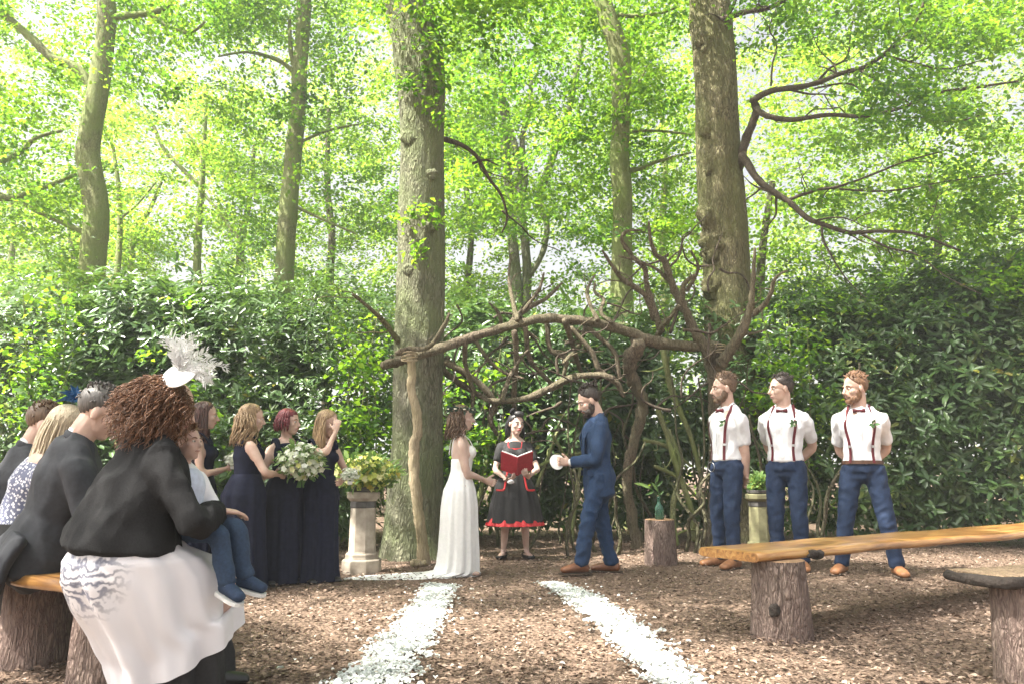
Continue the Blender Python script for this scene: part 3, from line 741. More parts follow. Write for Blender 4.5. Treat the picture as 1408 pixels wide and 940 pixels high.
HANG = [
 ([(845, 520), (822, 515), (786, 519), (755, 534), (723, 547), (683, 551), (660, 545)], [5, 5.5, 6, 6.5, 6, 5, 3]),
 ([(612, 498), (647, 517), (679, 550), (674, 577), (684, 598)], [6, 5.5, 6, 5, 3]),
 ([(616, 490), (611, 510), (656, 541), (685, 556)], [5, 5.5, 5, 4]),
 ([(723, 450), (728, 492), (750, 519), (762, 528)], [5, 4.5, 4, 3]),
 ([(777, 440), (786, 469), (795, 501), (804, 520)], [5.5, 4.5, 4, 3]),
 ([(784, 450), (813, 483), (826, 510), (848, 526), (858, 545)], [4.5, 4.5, 5, 5, 3]),
 ([(806, 450), (831, 469), (846, 487), (852, 521)], [5, 4, 4, 3]),
 ([(752, 440), (757, 480), (778, 492), (774, 520)], [5, 4.5, 4, 3]),
 ([(776, 498), (792, 480), (800, 468)], [4, 3.5, 2]),
 ([(700, 450), (712, 434), (732, 420), (750, 411), (773, 389)], [5, 5, 4.5, 4, 1.8]),
 ([(718, 430), (740, 400), (748, 375)], [4, 3, 1.5]),
 ([(690, 452), (686, 432), (672, 416)], [4, 3, 1.6]),
 ([(712, 440), (706, 418), (700, 385), (702, 350)], [4.5, 4, 3, 1.6]),
 ([(822, 440), (812, 420), (808, 398), (818, 378)], [4, 3.5, 3, 1.6]),
 ([(843, 444), (826, 430), (830, 412), (818, 402), (818, 388)], [4, 3.6, 3, 2.5, 1.4]),
 ([(650, 462), (668, 490), (690, 510), (720, 520)], [4, 3.5, 3, 2]),
 ([(640, 470), (640, 500), (650, 540), (648, 580)], [4.5, 4, 3.5, 2.5]),
 ([(690, 552), (700, 520), (716, 492), (728, 480)], [4, 3.5, 3, 2]),
 ([(708, 455), (710, 500), (706, 545), (712, 590)], [5.5, 5, 4.5, 3.5]),
]
for i, (poly, r) in enumerate(HANG): wood('branch', poly, dA + .35 + .2 * (i % 4), dA + .7 + .15 * (i % 5), [a * .92 for a in r], n=9)
# rough stick lattice filling the arch's back
LAT = [([(742, 640), (768, 628), (800, 622)], [3, 3, 2]), ([(760, 598), (776, 625), (790, 650)], [2.5, 2.5, 2]), ([(738, 668), (760, 610), (768, 590)], [2.5, 2.2, 1.5]),
       ([(905, 560), (930, 640), (950, 700), (955, 742)], [4, 4.5, 5, 5]), ([(912, 480), (925, 540), (950, 600), (965, 660)], [5, 4.5, 4, 3]), ([(900, 640), (930, 655), (965, 690)], [3, 3, 2]),
       ([(885, 605), (915, 612), (950, 640)], [3, 3, 2]), ([(655, 700), (668, 640), (672, 590)], [4, 4, 3]), ([(786, 745), (790, 690), (798, 640)], [4, 3.6, 3]), ([(930, 748), (925, 700), (935, 640), (920, 590)], [5, 4.5, 4, 3])]
for poly, r in LAT: wood('branch', poly, dB - .1, dB + .1, r, 'bark_green', n=8)
tw = random.Random(19)                                   # dry twigs tangled behind the arch
for i in range(46):
    x = tw.uniform(620, 1000); y = tw.uniform(400, 600) if x < 860 else tw.uniform(330, 620); d = tw.uniform(dA + .5, dC + .3); a = tw.uniform(0, 6.28); poly = []
    for k in range(6):
        poly.append((x, y)); a += tw.gauss(0, .55); st_ = tw.uniform(12, 24); x += math.cos(a) * st_; y -= math.sin(a) * st_
    wood('twig', poly, d, d + tw.uniform(-.3, .3), [tw.uniform(1.6, 3.2), .7], 'branch', n=6, sub=4, wob=.4)
# cord lashings at the joints
M['cord'] = plain('rope_cord', (.36, .29, .19), .9, .2, 120, .5)
for px, py, d, rr in ((563, 491, dA - .09, .085), (985, 480, dC - .36, .12)):
    mb = MB(); c = P(px, py, d)
    for j in range(4):
        pts = [c + Vector((math.cos(a) * rr, math.sin(a) * rr, .02 * j - .03 + .02 * math.sin(a + j))) for a in [2 * math.pi * k / 14 for k in range(15)]]
        mb.tube(pts, [.007] * 15, n=5)
    child(mb.build('lashing', M['cord']), arch)

# ------------------------------------------------------------------ lighter saplings growing out of the hedge
def sapling(label, px, d, h, w, n, seed):
    rg = np.random.default_rng(seed); rr = random.Random(seed); b = P(px, 640, d); b.z = 0
    t = empty('leafy_sapling', b); tag(t, label, 'sapling', 'pale green saplings in the hedge'); cl = []
    for i in range(5):
        top = b + Vector((rr.uniform(-w, w), rr.uniform(-.3, .2), h * rr.uniform(.6, 1.05))); mid = b.lerp(top, .5) + Vector((rr.gauss(0, .08), rr.gauss(0, .08), .1))
        mb = MB(); mb.tube([b + Vector((rr.gauss(0, .04), rr.gauss(0, .04), -.03)), mid, top], [.016, .011, .004], n=6, sub=5, wob=.2, seed=i); child(mb.build('stem', M['bark_green']), t)
        for k in range(n):
            f = .3 + .7 * rr.random(); p = b.lerp(mid, f * 2) if f < .5 else mid.lerp(top, f * 2 - 1)
            cl.append((p + Vector((rr.gauss(0, .16), rr.gauss(0, .14) - .08, rr.gauss(0, .1))), (.13, .13, .05), 20))
    V, F, T = crown_arrays(cl, rg, .085, wr=.78, dens=1.0, tight=1.0); child(link('foliage', mesh_np('foliage', V, F, T), M['oak_leaf']), t)
sapling('pale green sapling sprouting from the hedge beside the grey forked tree', 60, 10.0, 3.3, .55, 12, 71)
sapling('pale green sapling sprouting from the hedge above the wavy blonde bridesmaid', 285, 10.1, 2.9, .5, 10, 72)
sapling('pale green sapling sprouting from the hedge beside the grey-green oak', 500, 9.9, 2.9, .45, 12, 73)
sapling('leafy sapling under the beam of the arch beside the grey-green oak', 640, 10.3, 2.6, .5, 12, 74)
sapling('leafy sapling beside the olive-barked oak above the groomsmen', 1100, 10.2, 3.3, .5, 12, 76)
# ------------------------------------------------------------------ people: builders
def tmp_eval(mb, voxel, it):
    me = mb.mesh('tmp'); o = bpy.data.objects.new('tmp', me); COL.objects.link(o)
    m = o.modifiers.new('r', 'REMESH'); m.mode = 'VOXEL'; m.voxel_size = voxel; m.use_smooth_shade = True
    if it:
        s = o.modifiers.new('s', 'SMOOTH'); s.factor = 0.5; s.iterations = it
    dg = bpy.context.evaluated_depsgraph_get()
    out = bpy.data.meshes.new_from_object(o.evaluated_get(dg))
    bpy.data.objects.remove(o); bpy.data.meshes.remove(me)
    out.polygons.foreach_set("use_smooth", [True] * len(out.polygons))
    return out
def wrinkle(me, amp, f=(9, 9, 4), f2=22, seed=0.0):
    """creases of worn cloth"""
    n = len(me.vertices); co = np.empty(n * 3, np.float32); no = np.empty(n * 3, np.float32)
    me.vertices.foreach_get("co", co); me.vertices.foreach_get("normal", no)
    co = co.reshape(-1, 3); no = no.reshape(-1, 3)
    d = np.empty(n, np.float32)
    for i in range(n):
        x, y, z = co[i]
        q = Vector((x * f[0] + seed, y * f[1], z * f[2] + x * 3.0))
        d[i] = 0.5 - abs(noise.noise(q)) * 2.2 + .45 * noise.noise(Vector((x * f2, y * f2, z * f2 * .6 + seed)))
    co += no * (d * amp)[:, None]
    me.vertices.foreach_set("co", co.ravel()); me.update()
    return me
def remesh(mb, voxel=.012, it=3, wr=0.0, **kw):
    me = tmp_eval(mb, voxel, it)
    if wr: wrinkle(me, wr, **kw)
    return me
def join_meshes(name, ms):
    bm = bmesh.new()
    for m in ms: bm.from_mesh(m)
    me = bpy.data.meshes.new(name); bm.to_mesh(me); bm.free()
    for m in ms: bpy.data.meshes.remove(m)
    me.polygons.foreach_set("use_smooth", [True] * len(me.polygons))
    return me
def rot(axis, deg): return Matrix.Rotation(math.radians(deg), 3, axis)
def ik(a, t, l1, l2, hint):
    d = t - a; L = min(d.length, .998 * (l1 + l2)); L = max(L, abs(l1 - l2) + .02); u = d.normalized()
    x = (l1 * l1 - l2 * l2 + L * L) / (2 * L); h = math.sqrt(max(l1 * l1 - x * x, 0))
    p = Vector(hint); p = p - u * p.dot(u)
    p = p.normalized() if p.length > 1e-4 else u.orthogonal().normalized()
    return a + u * x + p * h, a + u * L

def hand_shape(mb, w, d, n, side, k, curl=25, thumb=.7, spread=1.0):
    d = d.normalized(); n = (n - d * n.dot(d)).normalized(); t = d.cross(n) * (1 if side > 0 else -1)
    mb.tube([w - d * .03 * k, w, w + d * .03 * k, w + d * .065 * k, w + d * .09 * k],
            [(.021 * k, .018 * k), (.023 * k, .017 * k), (.033 * k, .015 * k), (.038 * k, .0135 * k), (.036 * k, .011 * k)], n=12, hint=t)
    for off, ln, sp in ((.029, .073, .10), (.0095, .081, .02), (-.010, .075, -.06), (-.028, .058, -.15)):
        p = w + d * .082 * k + t * off * k; v = (d + t * sp * spread).normalized(); pts = [p - v * .01 * k, p]; a = 0
        for fr in (.45, .30, .25):
            a += curl; q = (v * math.cos(math.radians(a)) + n * math.sin(math.radians(a)))
            p = p + q * ln * fr * k; pts.append(p.copy())
        mb.tube(pts, [.0098 * k, .0096 * k, .0088 * k, .008 * k, .0062 * k], n=7)
    p = w + d * .022 * k + t * .022 * k; v = (d * .62 + t * thumb + n * .35).normalized()
    pts = [p, p + v * .034 * k]; v2 = (v + d * .35 + n * .2).normalized(); pts += [pts[-1] + v2 * .03 * k, pts[-1] + v2 * .052 * k]
    mb.tube(pts, [.0145 * k, .0115 * k, .0098 * k, .0075 * k], n=8)

class Person:
    def __init__(s, label, loc, rz, H, female=False, build=1.0, lean=0, side=0, twist=0, head=(0, 0, 0), seat=None,
                 RH=None, LH=None, Rh=(.5, -.7, -.3), Lh=(-.5, -.7, -.3), Rhd=None, Lhd=None, Rn=None, Ln=None, curl=28,
                 RA=None, LA=None, Rk=(0, 1, .1), Lk=(0, 1, .1), skin='skin', Rfoot=None, Lfoot=None, group=None, headk=1.0):
        s.H = H; s.f = female; s.b = build; s.skin = skin; s.headk = headk
        s.root = empty('person', loc, math.radians(rz)); tag(s.root, label, 'person', group)
        B = build
        zp = .515 * H if seat is None else seat + .055 * H
        s.pel = Vector((0, 0, zp)); off = .515 * H
        U = rot('Z', twist) @ rot('Y', side) @ rot('X', -lean); s.U = U
        s.up = lambda x, y, z: s.pel + U @ Vector((x * H, y * H, (z * H) - off))
        if female:
            T = [(.47, .088, .068, 0), (.505, .096, .078, -.006), (.55, .083, .067, 0), (.60, .069, .056, .003), (.66, .073, .060, .004), (.715, .083, .068, .004), (.757, .083, .058, -.002), (.788, .064, .046, -.008), (.822, .036, .036, -.010)]
        else:
            T = [(.47, .082, .066, 0), (.505, .090, .072, -.004), (.55, .083, .066, 0), (.60, .073, .058, .003), (.66, .079, .062, .003), (.715, .092, .069, .002), (.757, .088, .062, -.003), (.790, .064, .048, -.010), (.822, .041, .039, -.012)]
        s.T = [(s.up(0, y, z), a * B * H, b * B * H) for z, a, b, y in T]
        s.Tz = [t[0] for t in T]; s.rv = U @ Vector((1, 0, 0)); s.fv = U @ Vector((0, 1, 0)); s.uv = U @ Vector((0, 0, 1))
        sw = (.089 if female else .097) * (0.5 + 0.5 * B); zs = .764 if female else .763; s.sh = {1: s.up(sw, -.008, zs), -1: s.up(-sw, -.008, zs)}
        la, lf = .172 * H, .148 * H
        s.el = {}; s.wr = {}; s.hd = {}; s.hn = {}
        for sd, tgt, hint, hd, hn in ((1, RH, Rh, Rhd, Rn), (-1, LH, Lh, Lhd, Ln)):
            if tgt is None: tgt = (sd * .155 * H, .02 * H, zp - .05 * H if seat is None else zp + .1)
            e, w = ik(s.sh[sd], Vector(tgt), la, lf, hint)
            s.el[sd] = e; s.wr[sd] = w
            s.hd[sd] = Vector(hd).normalized() if hd else (w - e).normalized()
            s.hn[sd] = Vector(hn) if hn else Vector((-sd, 0, .01))
        hw = .052 * H; s.hip = {1: s.pel + Vector((hw, 0, 0)), -1: s.pel + Vector((-hw, 0, 0))}
        s.kn = {}; s.an = {}; s.ft = {1: Vector(Rfoot) if Rfoot else Vector((.18, 1, 0)), -1: Vector(Lfoot) if Lfoot else Vector((-.18, 1, 0))}
        for sd, tgt, hint in ((1, RA, Rk), (-1, LA, Lk)):
            if tgt is None: tgt = (sd * .06 * H, 0, .045 * H)
            l1, l2 = (.238 * H, .236 * H) if seat is None else (.247 * H, .242 * H)
            s.kn[sd], s.an[sd] = ik(s.hip[sd], Vector(tgt), l1, l2, hint)
        # head frame
        s.nb = s.up(0, -.010, .825)
        s.R = s.U @ rot('Z', head[0]) @ rot('X', -head[1]) @ rot('Y', head[2]) if True else None
        s.hk = .128 * H / .225 * headk * 1.14
        s.hc = s.nb + s.U @ Vector((0, .010 * H, .028 * H)) + s.R @ Vector((0, .012, .105)) * s.hk
        s.curl = curl
    def h(s, x, y, z): return s.hc + s.R @ Vector((x, y, z)) * s.hk
    def torso(s, mb, g=0.0, lo=0, hi=9, gs=1.0, n=20):
        q = s.T[lo:hi]
        mb.tube([c for c, a, b in q], [(a * gs + g, b * gs + g) for c, a, b in q], n=n, hint=s.rv, sub=3)
        if hi >= 9:                                       # slope from neck to shoulder
            H = s.H; k = .78 if s.f else 1.0
            for sd in (1, -1): mb.tube([s.up(sd * .014, -.016, .838), s.up(sd * .048, -.014, .808), s.sh[sd]], [.018 * H * k + g * .6, .021 * H * k + g * .8, .026 * H * k + g * .8], n=12, sub=3)
    def arm(s, mb, sd, g=0.0, t=1.0, n=12, gs=1.0, start=0.0):
        H = s.H; B = .55 + .45 * s.b; m = s.f
        r = [.0285 if m else .0305, .0262 if m else .0295, .0205 if m else .0245, .0215 if m else .0255, .0145 if m else .0172]
        a, e, w = s.sh[sd], s.el[sd], s.wr[sd]
        pts = [a, a.lerp(e, .45), e, e.lerp(w, .3), w]; cum = [0, .25, .52, .68, 1.0]
        k = [(p, (q * H * B * gs + g)) for p, q in zip(pts, r)]
        if t < 1.0:
            out = []
            for i in range(5):
                if cum[i] <= t: out.append(k[i])
                else:
                    f = (t - cum[i-1]) / (cum[i] - cum[i-1]); out.append((k[i-1][0].lerp(k[i][0], f), k[i-1][1] + (k[i][1] - k[i-1][1]) * f)); break
            k = out
        inner = a + (s.up(0, -.008, .770) - a) * .5
        k = [(inner, k[0][1] * .72)] + k
        mb.tube([p for p, _ in k], [q for _, q in k], n=n, sub=3)
    def leg(s, mb, sd, g=0.0, n=14, gs=1.0, t=1.0, flare=0.0, straight=False):
        H = s.H; B = .5 + .5 * s.b
        hp, kn, an = s.hip[sd], s.kn[sd], s.an[sd]
        r = [.054, .048, .0345, .034, .021]
        if straight: r = [.047, .0445, .037, .032, .028]
        pts = [hp + Vector((0, 0, .01 * H)), hp.lerp(kn, .4), kn, kn.lerp(an, .35), an]
        rad = [q * H * B * gs + g for q in r]; rad[-1] += flare; rad[-2] += flare * .5
        mb.tube(pts, rad, n=n, sub=4)
    def foot(s, mb, sd, g=0.0, L=.152):
        an = s.an[sd]; f = s.ft[sd].normalized(); H = s.H
        up = Vector((0, 0, 1)); 
        sole = an - up * .040 * H
        d = f
        a = sole - d * .038 * H + up * .020 * H; b = sole + d * .02 * H + up * .024 * H; c = sole + d * .07 * H + up * .018 * H; e = sole + d * .108 * H + up * .012 * H
        rr = d.cross(up)
        mb.tube([a, b, c, e], [(.019 * H + g, .020 * H + g), (.021 * H + g, .024 * H + g), (.026 * H + g, .017 * H + g), (.020 * H + g, .011 * H + g)], n=12, hint=rr, sub=3)
        mb.tube([an + up * .01 * H, sole + up * .026 * H], [.022 * H + g, .023 * H + g], n=10)
    def headshape(s, mb):
        h, R, k = s.h, s.R, s.hk
        el = lambda c, r, M=None: mb.ell(h(*c), tuple(q * k for q in r), 18, 12, R @ M if M else R)
        el((0, -.012, .034), (.074, .093, .082)); el((0, .016, -.030), (.060, .070, .082)); el((0, .052, -.088), (.030, .026, .022))
        el((0, .060, .022), (.052, .026, .024)); el((.034, .050, -.020), (.026, .030, .026)); el((-.034, .050, -.020), (.026, .030, .026))
        el((0, .076, -.060), (.022, .014, .016)); el((0, .020, -.062), (.056, .050, .040))
        mb.tube([h(0, .082, .016), h(0, .097, -.010), h(0, .108, -.026), h(0, .094, -.034)], [.009 * k, .010 * k, .0125 * k, .011 * k], n=8)
        for sd in (1, -1): el((sd * .074, -.006, -.004), (.010, .020, .031), rot('Z', sd * -18))
        nk = (.0325 if s.f else .038) * s.H * (.6 + .4 * s.b) * .98
        mb.tube([s.nb - s.uv * .02 * s.H, s.nb + s.uv * .012 * s.H, h(0, -.018, -.055), h(0, -.015, 0)], [nk * 1.15, nk, nk * .97, nk * .9], n=14, sub=2)
    def make_body(s, arms=True, bust=True):
        mb = MB(); s.torso(mb, lo=2); s.torso(mb, lo=0, hi=3, gs=.76)
        if s.f and bust:
            for sd in (1, -1): mb.ell(s.up(sd * .040, .050, .715), tuple(q * s.H for q in (.036, .032, .034)))
        for sd in (1, -1): s.arm(mb, sd); s.leg(mb, sd, gs=.84 if not s.f else .9); s.foot(mb, sd)
        a = remesh(mb, .021, 3)
        mb = MB(); s.headshape(mb); b = remesh(mb, .0068, 2)
        mb = MB()
        for sd in (1, -1): hand_shape(mb, s.wr[sd], s.hd[sd], s.hn[sd], sd, s.H * .106 / .178 , s.curl)
        c = remesh(mb, .0056, 1)
        s.body = link('body', join_meshes('body', [a, b, c]), M[s.skin], s.root)
        return s
    def face(s, eye=(.07, .045, .03), brow='hair_dark', lip=None, closed=False, beard=None):
        lip = lip or ('lips' if s.f else 'lips_nude')
        h, k, R = s.h, s.hk, s.R
        for sd in (1, -1):
            mb = MB(); mb.ell(h(sd * .030, .0765, .004), (.0135 * k, .008 * k, (.0035 if closed else .0068) * k), 12, 8, R @ rot('Z', sd * -14))
            e = mb.build('eye', M['eye_white'], s.root)
            if not closed:
                mb = MB(); mb.ell(h(sd * .029, .0820, .004), (.0062 * k, .0042 * k, .0062 * k), 10, 6, R); mb.build('iris', M['iris'], e)
            mb = MB(); mb.tube([h(sd * .014, .088, .022), h(sd * .030, .087, .028), h(sd * .047, .074, .023)], [.0035 * k, .0046 * k, .0025 * k], n=6, sub=3)
            mb.build('eyebrow', M[brow], s.root)
        mb = MB(); mb.tube([h(-.022, .081, -.058), h(-.008, .0905, -.0565), h(.008, .0905, -.0565), h(.022, .081, -.058)], [.0028 * k, .0058 * k, .0058 * k, .0028 * k], n=8, sub=3)
        mb.build('lips', M[lip], s.root)
        if beard:
            mb = MB(); el = lambda c, r: mb.ell(h(*c), tuple(q * k for q in r), 16, 10, R)
            el((0, .058, -.094), (.040, .034, .030)); 
            for sd in (1, -1):
                el((sd * .036, .036, -.076), (.026, .044, .032)); el((sd * .054, .012, -.046), (.013, .030, .040))
                mb.tube([h(sd * .004, .098, -.043), h(sd * .020, .090, -.048), h(sd * .034, .074, -.066)], [.006 * k, .007 * k, .007 * k], n=8, sub=2)
            me = remesh(mb, .006, 1, wr=.004, f=(60, 60, 30), f2=140); link('beard', me, M[beard], s.root)
    # ------- hair
    def cap(s, mat, r=(.080, .098, .086), c=(0, -.020, .040), low=-.03, front=.06, extra=()):
        """close hair shell: an ellipsoid cut back from the face"""
        mb = MB(); h, k, R = s.h, s.hk, s.R; n, m = 26, 16; keep = []
        vs = []; fs = []
        for i in range(m + 1):
            t = math.pi * i / m
            for j in range(n):
                a = 2 * math.pi * j / n
                x, y, z = c[0] + r[0] * math.sin(t) * math.cos(a), c[1] + r[1] * math.sin(t) * math.sin(a), c[2] + r[2] * math.cos(t)
                # hairline: the shell sinks into the skull over the face
                hl = front if z > .07 else front - (.07 - z) * 1.1
                if y > hl or z < low: 
                    sc = .86; x, y, z = c[0] + (x - c[0]) * sc, c[1] + (y - c[1]) * sc - .004, c[2] + (z - c[2]) * sc
                vs.append(h(x, y, z))
        for i in range(m):
            for j in range(n):
                j2 = (j + 1) % n; fs.append((i*n+j, (i+1)*n+j, (i+1)*n+j2, i*n+j2))
        mb.add(vs, fs)
        return mb
    def strands(s, mb, n, length, seed, wave=.01, wf=22, rad=.0035, drape=None, phis=(60, 300), top=.0, spread=.02, back=.0, npts=12, lift=.004, curl=0, fall=None):
        """locks that leave the crown, follow the skull and fall; phi 0 = face, 180 = back of the head"""
        rg = random.Random(seed); h, k = s.h, s.hk; W = Vector((0, 0, -1))
        for _ in range(n):
            phi = math.radians(rg.uniform(*phis)); t0 = math.radians(rg.uniform(3, 40)); ph0 = rg.uniform(0, 6.3)
            t1 = math.radians(rg.uniform(84, 100)); L = length * (1.08 - .62 * rg.random() ** 1.7); pts = []
            rx, ry, rz = .079 + lift, .097 + lift, .086 + lift
            na = 6
            for i in range(na):
                t = t0 + (t1 - t0) * i / (na - 1)
                x, y, z = rx * math.sin(t) * math.sin(phi), -.018 + ry * math.sin(t) * math.cos(phi), .036 + rz * math.cos(t)
                pts.append(h(x, y, z) + Vector((rg.gauss(0, .002), rg.gauss(0, .002), 0)))
            outw = (s.R @ Vector((math.sin(phi), math.cos(phi), 0))); p = pts[-1].copy()
            dirv = (W + outw * spread * 4 + (fall if fall is not None else Vector((0, 0, 0)))).normalized()
            sidev = dirv.orthogonal().normalized(); s2 = dirv.cross(sidev); nf = npts - na
            for i in range(1, nf + 1):
                f = i / nf; q = p + dirv * L * f + outw * spread * math.sin(f * 2.5)
                a = ph0 + wf * L * f
                q = q + sidev * wave * math.sin(a) * min(1, f * 3) + s2 * wave * math.cos(a * (1 if curl else .7)) * min(1, f * 3)
                pts.append(q)
            r = rad * rg.uniform(.7, 1.3)
            mb.tube(pts, [r * .8] + [r * 1.1] * (len(pts) - 2) + [r * .45], n=3)
    def short_hair(s, mat, seed=1, top=.016, style=(0, .5, .8), n=220, front=.058, low=-.035):
        mb = s.cap(mat, r=(.0765, .0955, .0835 + top * .35), front=front, low=low); rg = random.Random(seed); h, k = s.h, s.hk
        for _ in range(n):
            phi = rg.uniform(0, 6.283); t = math.radians(abs(rg.gauss(0, 42)))
            if t > 1.75: continue
            x, y, z = .077 * math.sin(t) * math.sin(phi), -.020 + .096 * math.sin(t) * math.cos(phi), .038 + .083 * math.cos(t)
            if y > front - .006 - max(0, (.07 - z)) * 1.1: continue
            nv = Vector((x / .077 ** 2, (y + .02) / .096 ** 2, (z - .038) / .083 ** 2)).normalized()
            ln = (top * 1.6 if z > .075 else .010) * rg.uniform(.7, 1.3)
            dv = (nv * .5 + Vector(style) * (.8 if z > .06 else .2) + Vector((rg.gauss(0, .3), rg.gauss(0, .3), -.5 if z < .06 else 0))).normalized()
            a = Vector((x, y, z)); mb.tube([h(*a), h(*(a + dv * ln * .6 + nv * .003)), h(*(a + dv * ln * 1.2 + Vector((0, 0, -.2 * ln))))], [.0042 * k, .0036 * k, .001 * k], n=4)
        return mb.build('hair', M[mat], s.root)
    # ------- clothes
    def top(s, name, mat, sleeve=0.0, g=.008, lo=1, hi=9, wr=.004, low_extra=None, bust=True, voxel=.0125, gs=1.0, sg=None, parent=None, seed=0.0, it=3):
        mb = MB(); s.torso(mb, g=g, lo=lo, hi=hi, gs=gs)
        if low_extra: low_extra(mb)
        if s.f and bust:
            for sd in (1, -1): mb.ell(s.up(sd * .040, .050, .715), tuple(q * s.H + g for q in (.036, .032, .034)))
        if sleeve:
            for sd in (1, -1): s.arm(mb, sd, g=(sg if sg is not None else g), t=sleeve)
        me = remesh(mb, voxel, it, wr=wr, seed=seed); return link(name, me, M[mat], s.root)
    def trousers(s, mat, g=.010, wr=.005, straight=True, flare=.004, name='trousers', seed=0.0):
        mb = MB(); s.torso(mb, g=.006, lo=1, hi=3)
        mb.tube([s.pel + Vector((0, 0, -.05 * s.H)), s.T[0][0], s.T[2][0]], [(.05 * s.H * s.b, .042 * s.H), (.082 * s.H * s.b, .058 * s.H), (.080 * s.H * s.b, .064 * s.H)], n=18, hint=s.rv)
        for sd in (1, -1): s.leg(mb, sd, g=g, straight=straight, flare=flare)
        me = remesh(mb, .0135, 5, wr=wr * 1.7, f=(9, 9, 12), f2=30, seed=seed); return link(name, me, M[mat], s.root)
    def shoes(s, mat, sole='sole', g=.006):
        for sd in (1, -1):
            mb = MB(); s.foot(mb, sd, g=g); me = remesh(mb, .010, 2)
            lo = s.an[sd].z - .042 * s.H
            for v in me.vertices: v.co.z = max(v.co.z, lo - .004)
            sh = link('shoe', me, M[mat], s.root)
            an = s.an[sd]; f = s.ft[sd].normalized(); b = an - Vector((0, 0, .040 * s.H)); mb = MB(); r = f.cross(Vector((0, 0, 1)))
            pr = [(-.058, .014), (-.045, .020), (0, .021), (.05, .026), (.09, .026), (.115, .018), (.125, .006)]
            up = [b + f * a * s.H + r * (w * s.H + g) for a, w in pr] + [b + f * a * s.H - r * (w * s.H + g) for a, w in reversed(pr)]
            z0 = Vector((0, 0, -.004 - .0035 * s.H)); m_ = len(up)
            mb.add(up + [p + z0 for p in up], [tuple(range(m_)), tuple(range(2*m_-1, m_-1, -1))] + [(i, i+m_, (i+1) % m_ + m_, (i+1) % m_) for i in range(m_)])
            mb.build('sole', M[sole], sh, smooth=False)
    def skirt(s, name, mat, rings, folds=9, amp=.03, seed=1, n=84, mesh_only=False, ztop=None):
        """rings from the waist down: (z, rx, ry, dx, dy) in metres, local"""
        vs = []; fs = []; m = len(rings); rg = random.Random(seed); ph = [rg.uniform(0, 6.3) for _ in range(4)]
        for i, (z, rx, ry, dx, dy) in enumerate(rings):
            f = i / (m - 1) if ztop is None else max(0, (ztop - z) / ztop)
            for j in range(n):
                a = 2 * math.pi * j / n
                w = 1 + amp * f ** .7 * (math.sin(folds * a + ph[0] + f) + .6 * math.sin((folds * 1.7 // 1) * a + ph[1] - f * 1.5) + .5 * math.sin((folds // 2) * a + ph[2]))
                w += amp * .55 * f ** .5 * noise.noise(Vector((math.cos(a) * 3.5 + seed, math.sin(a) * 3.5, z * 4.0))) + amp * .22 * noise.noise(Vector((math.cos(a) * 9, math.sin(a) * 9 + seed, z * 9)))
                vs.append(Vector((dx + rx * w * math.cos(a), dy + ry * w * math.sin(a), z)))
        for i in range(m - 1):
            for j in range(n):
                j2 = (j + 1) % n; fs.append((i*n+j, (i+1)*n+j, (i+1)*n+j2, i*n+j2))
        mb = MB(); mb.add(vs, fs); mb.f.append(tuple(range(n))); mb.m.append(0)
        if mesh_only: return mb
        return mb.build(name, M[mat], s.root)

def skin_mat(name, c, c2):
    m, nt, b = new_mat(name)
    tc = N(nt, "ShaderNodeTexCoord"); n1 = N(nt, "ShaderNodeTexNoise"); n1.inputs["Scale"].default_value = 14; n1.inputs["Detail"].default_value = 4
    nt.links.new(tc.outputs["Object"], n1.inputs[0])
    nt.links.new(ramp(nt, n1.outputs[0], [(0.35, c), (0.7, c2)]), b.inputs["Base Color"])
    b.inputs["Roughness"].default_value = 0.5; b.inputs["Subsurface Weight"].default_value = 0.12
    b.inputs["Subsurface Radius"].default_value = (.01, .004, .002); b.inputs["Specular IOR Level"].default_value = .4
    return m
def hair_mat(name, c, c2, rough=.45):
    m, nt, b = new_mat(name)
    tc = N(nt, "ShaderNodeTexCoord"); mp = N(nt, "ShaderNodeMapping"); mp.inputs["Scale"].default_value = (60, 60, 9)
    nt.links.new(tc.outputs["Object"], mp.inputs[0]); n1 = N(nt, "ShaderNodeTexNoise"); n1.inputs["Scale"].default_value = 2; n1.inputs["Detail"].default_value = 4
    nt.links.new(mp.outputs[0], n1.inputs[0]); nt.links.new(ramp(nt, n1.outputs[0], [(0.35, c), (0.68, c2)]), b.inputs["Base Color"])
    b.inputs["Roughness"].default_value = rough; b.inputs["Specular IOR Level"].default_value = .5
    bump(nt, b, n1.outputs[0], .6, .006); return m
M['skin'] = skin_mat('skin_fair', (.50, .33, .26), (.60, .42, .34))
M['skin_pale'] = skin_mat('skin_pale', (.50, .345, .285), (.58, .42, .355))
M['skin_tan'] = skin_mat('skin_tanned', (.44, .27, .19), (.54, .35, .26))
M['eye_white'] = plain('eye_white', (.62, .58, .54), .3, .03, 10, 0)
M['iris'] = plain('eye_iris', (.035, .028, .022), .2, .1, 10, 0)
M['lips'] = plain('lips', (.42, .18, .16), .45, .06, 40, 0)
M['lips_nude'] = plain('lips_nude', (.40, .23, .19), .5, .06, 40, 0)
M['lips_red'] = plain('lipstick_red', (.42, .05, .06), .35, .06, 40, 0)
M['hair_dark'] = hair_mat('hair_dark_brown', (.022, .015, .012), (.06, .042, .034))
M['hair_black'] = hair_mat('hair_black', (.012, .011, .012), (.045, .042, .045))
M['hair_brown'] = hair_mat('hair_brown', (.075, .042, .024), (.17, .105, .062))
M['hair_grey'] = hair_mat('hair_grey_brown', (.045, .04, .037), (.12, .105, .095))
M['hair_auburn'] = hair_mat('hair_dark_auburn', (.035, .014, .011), (.10, .036, .025))
M['hair_red'] = hair_mat('hair_dyed_red', (.06, .008, .012), (.20, .025, .03))
M['hair_blonde'] = hair_mat('hair_dark_blonde', (.20, .125, .062), (.46, .32, .18))
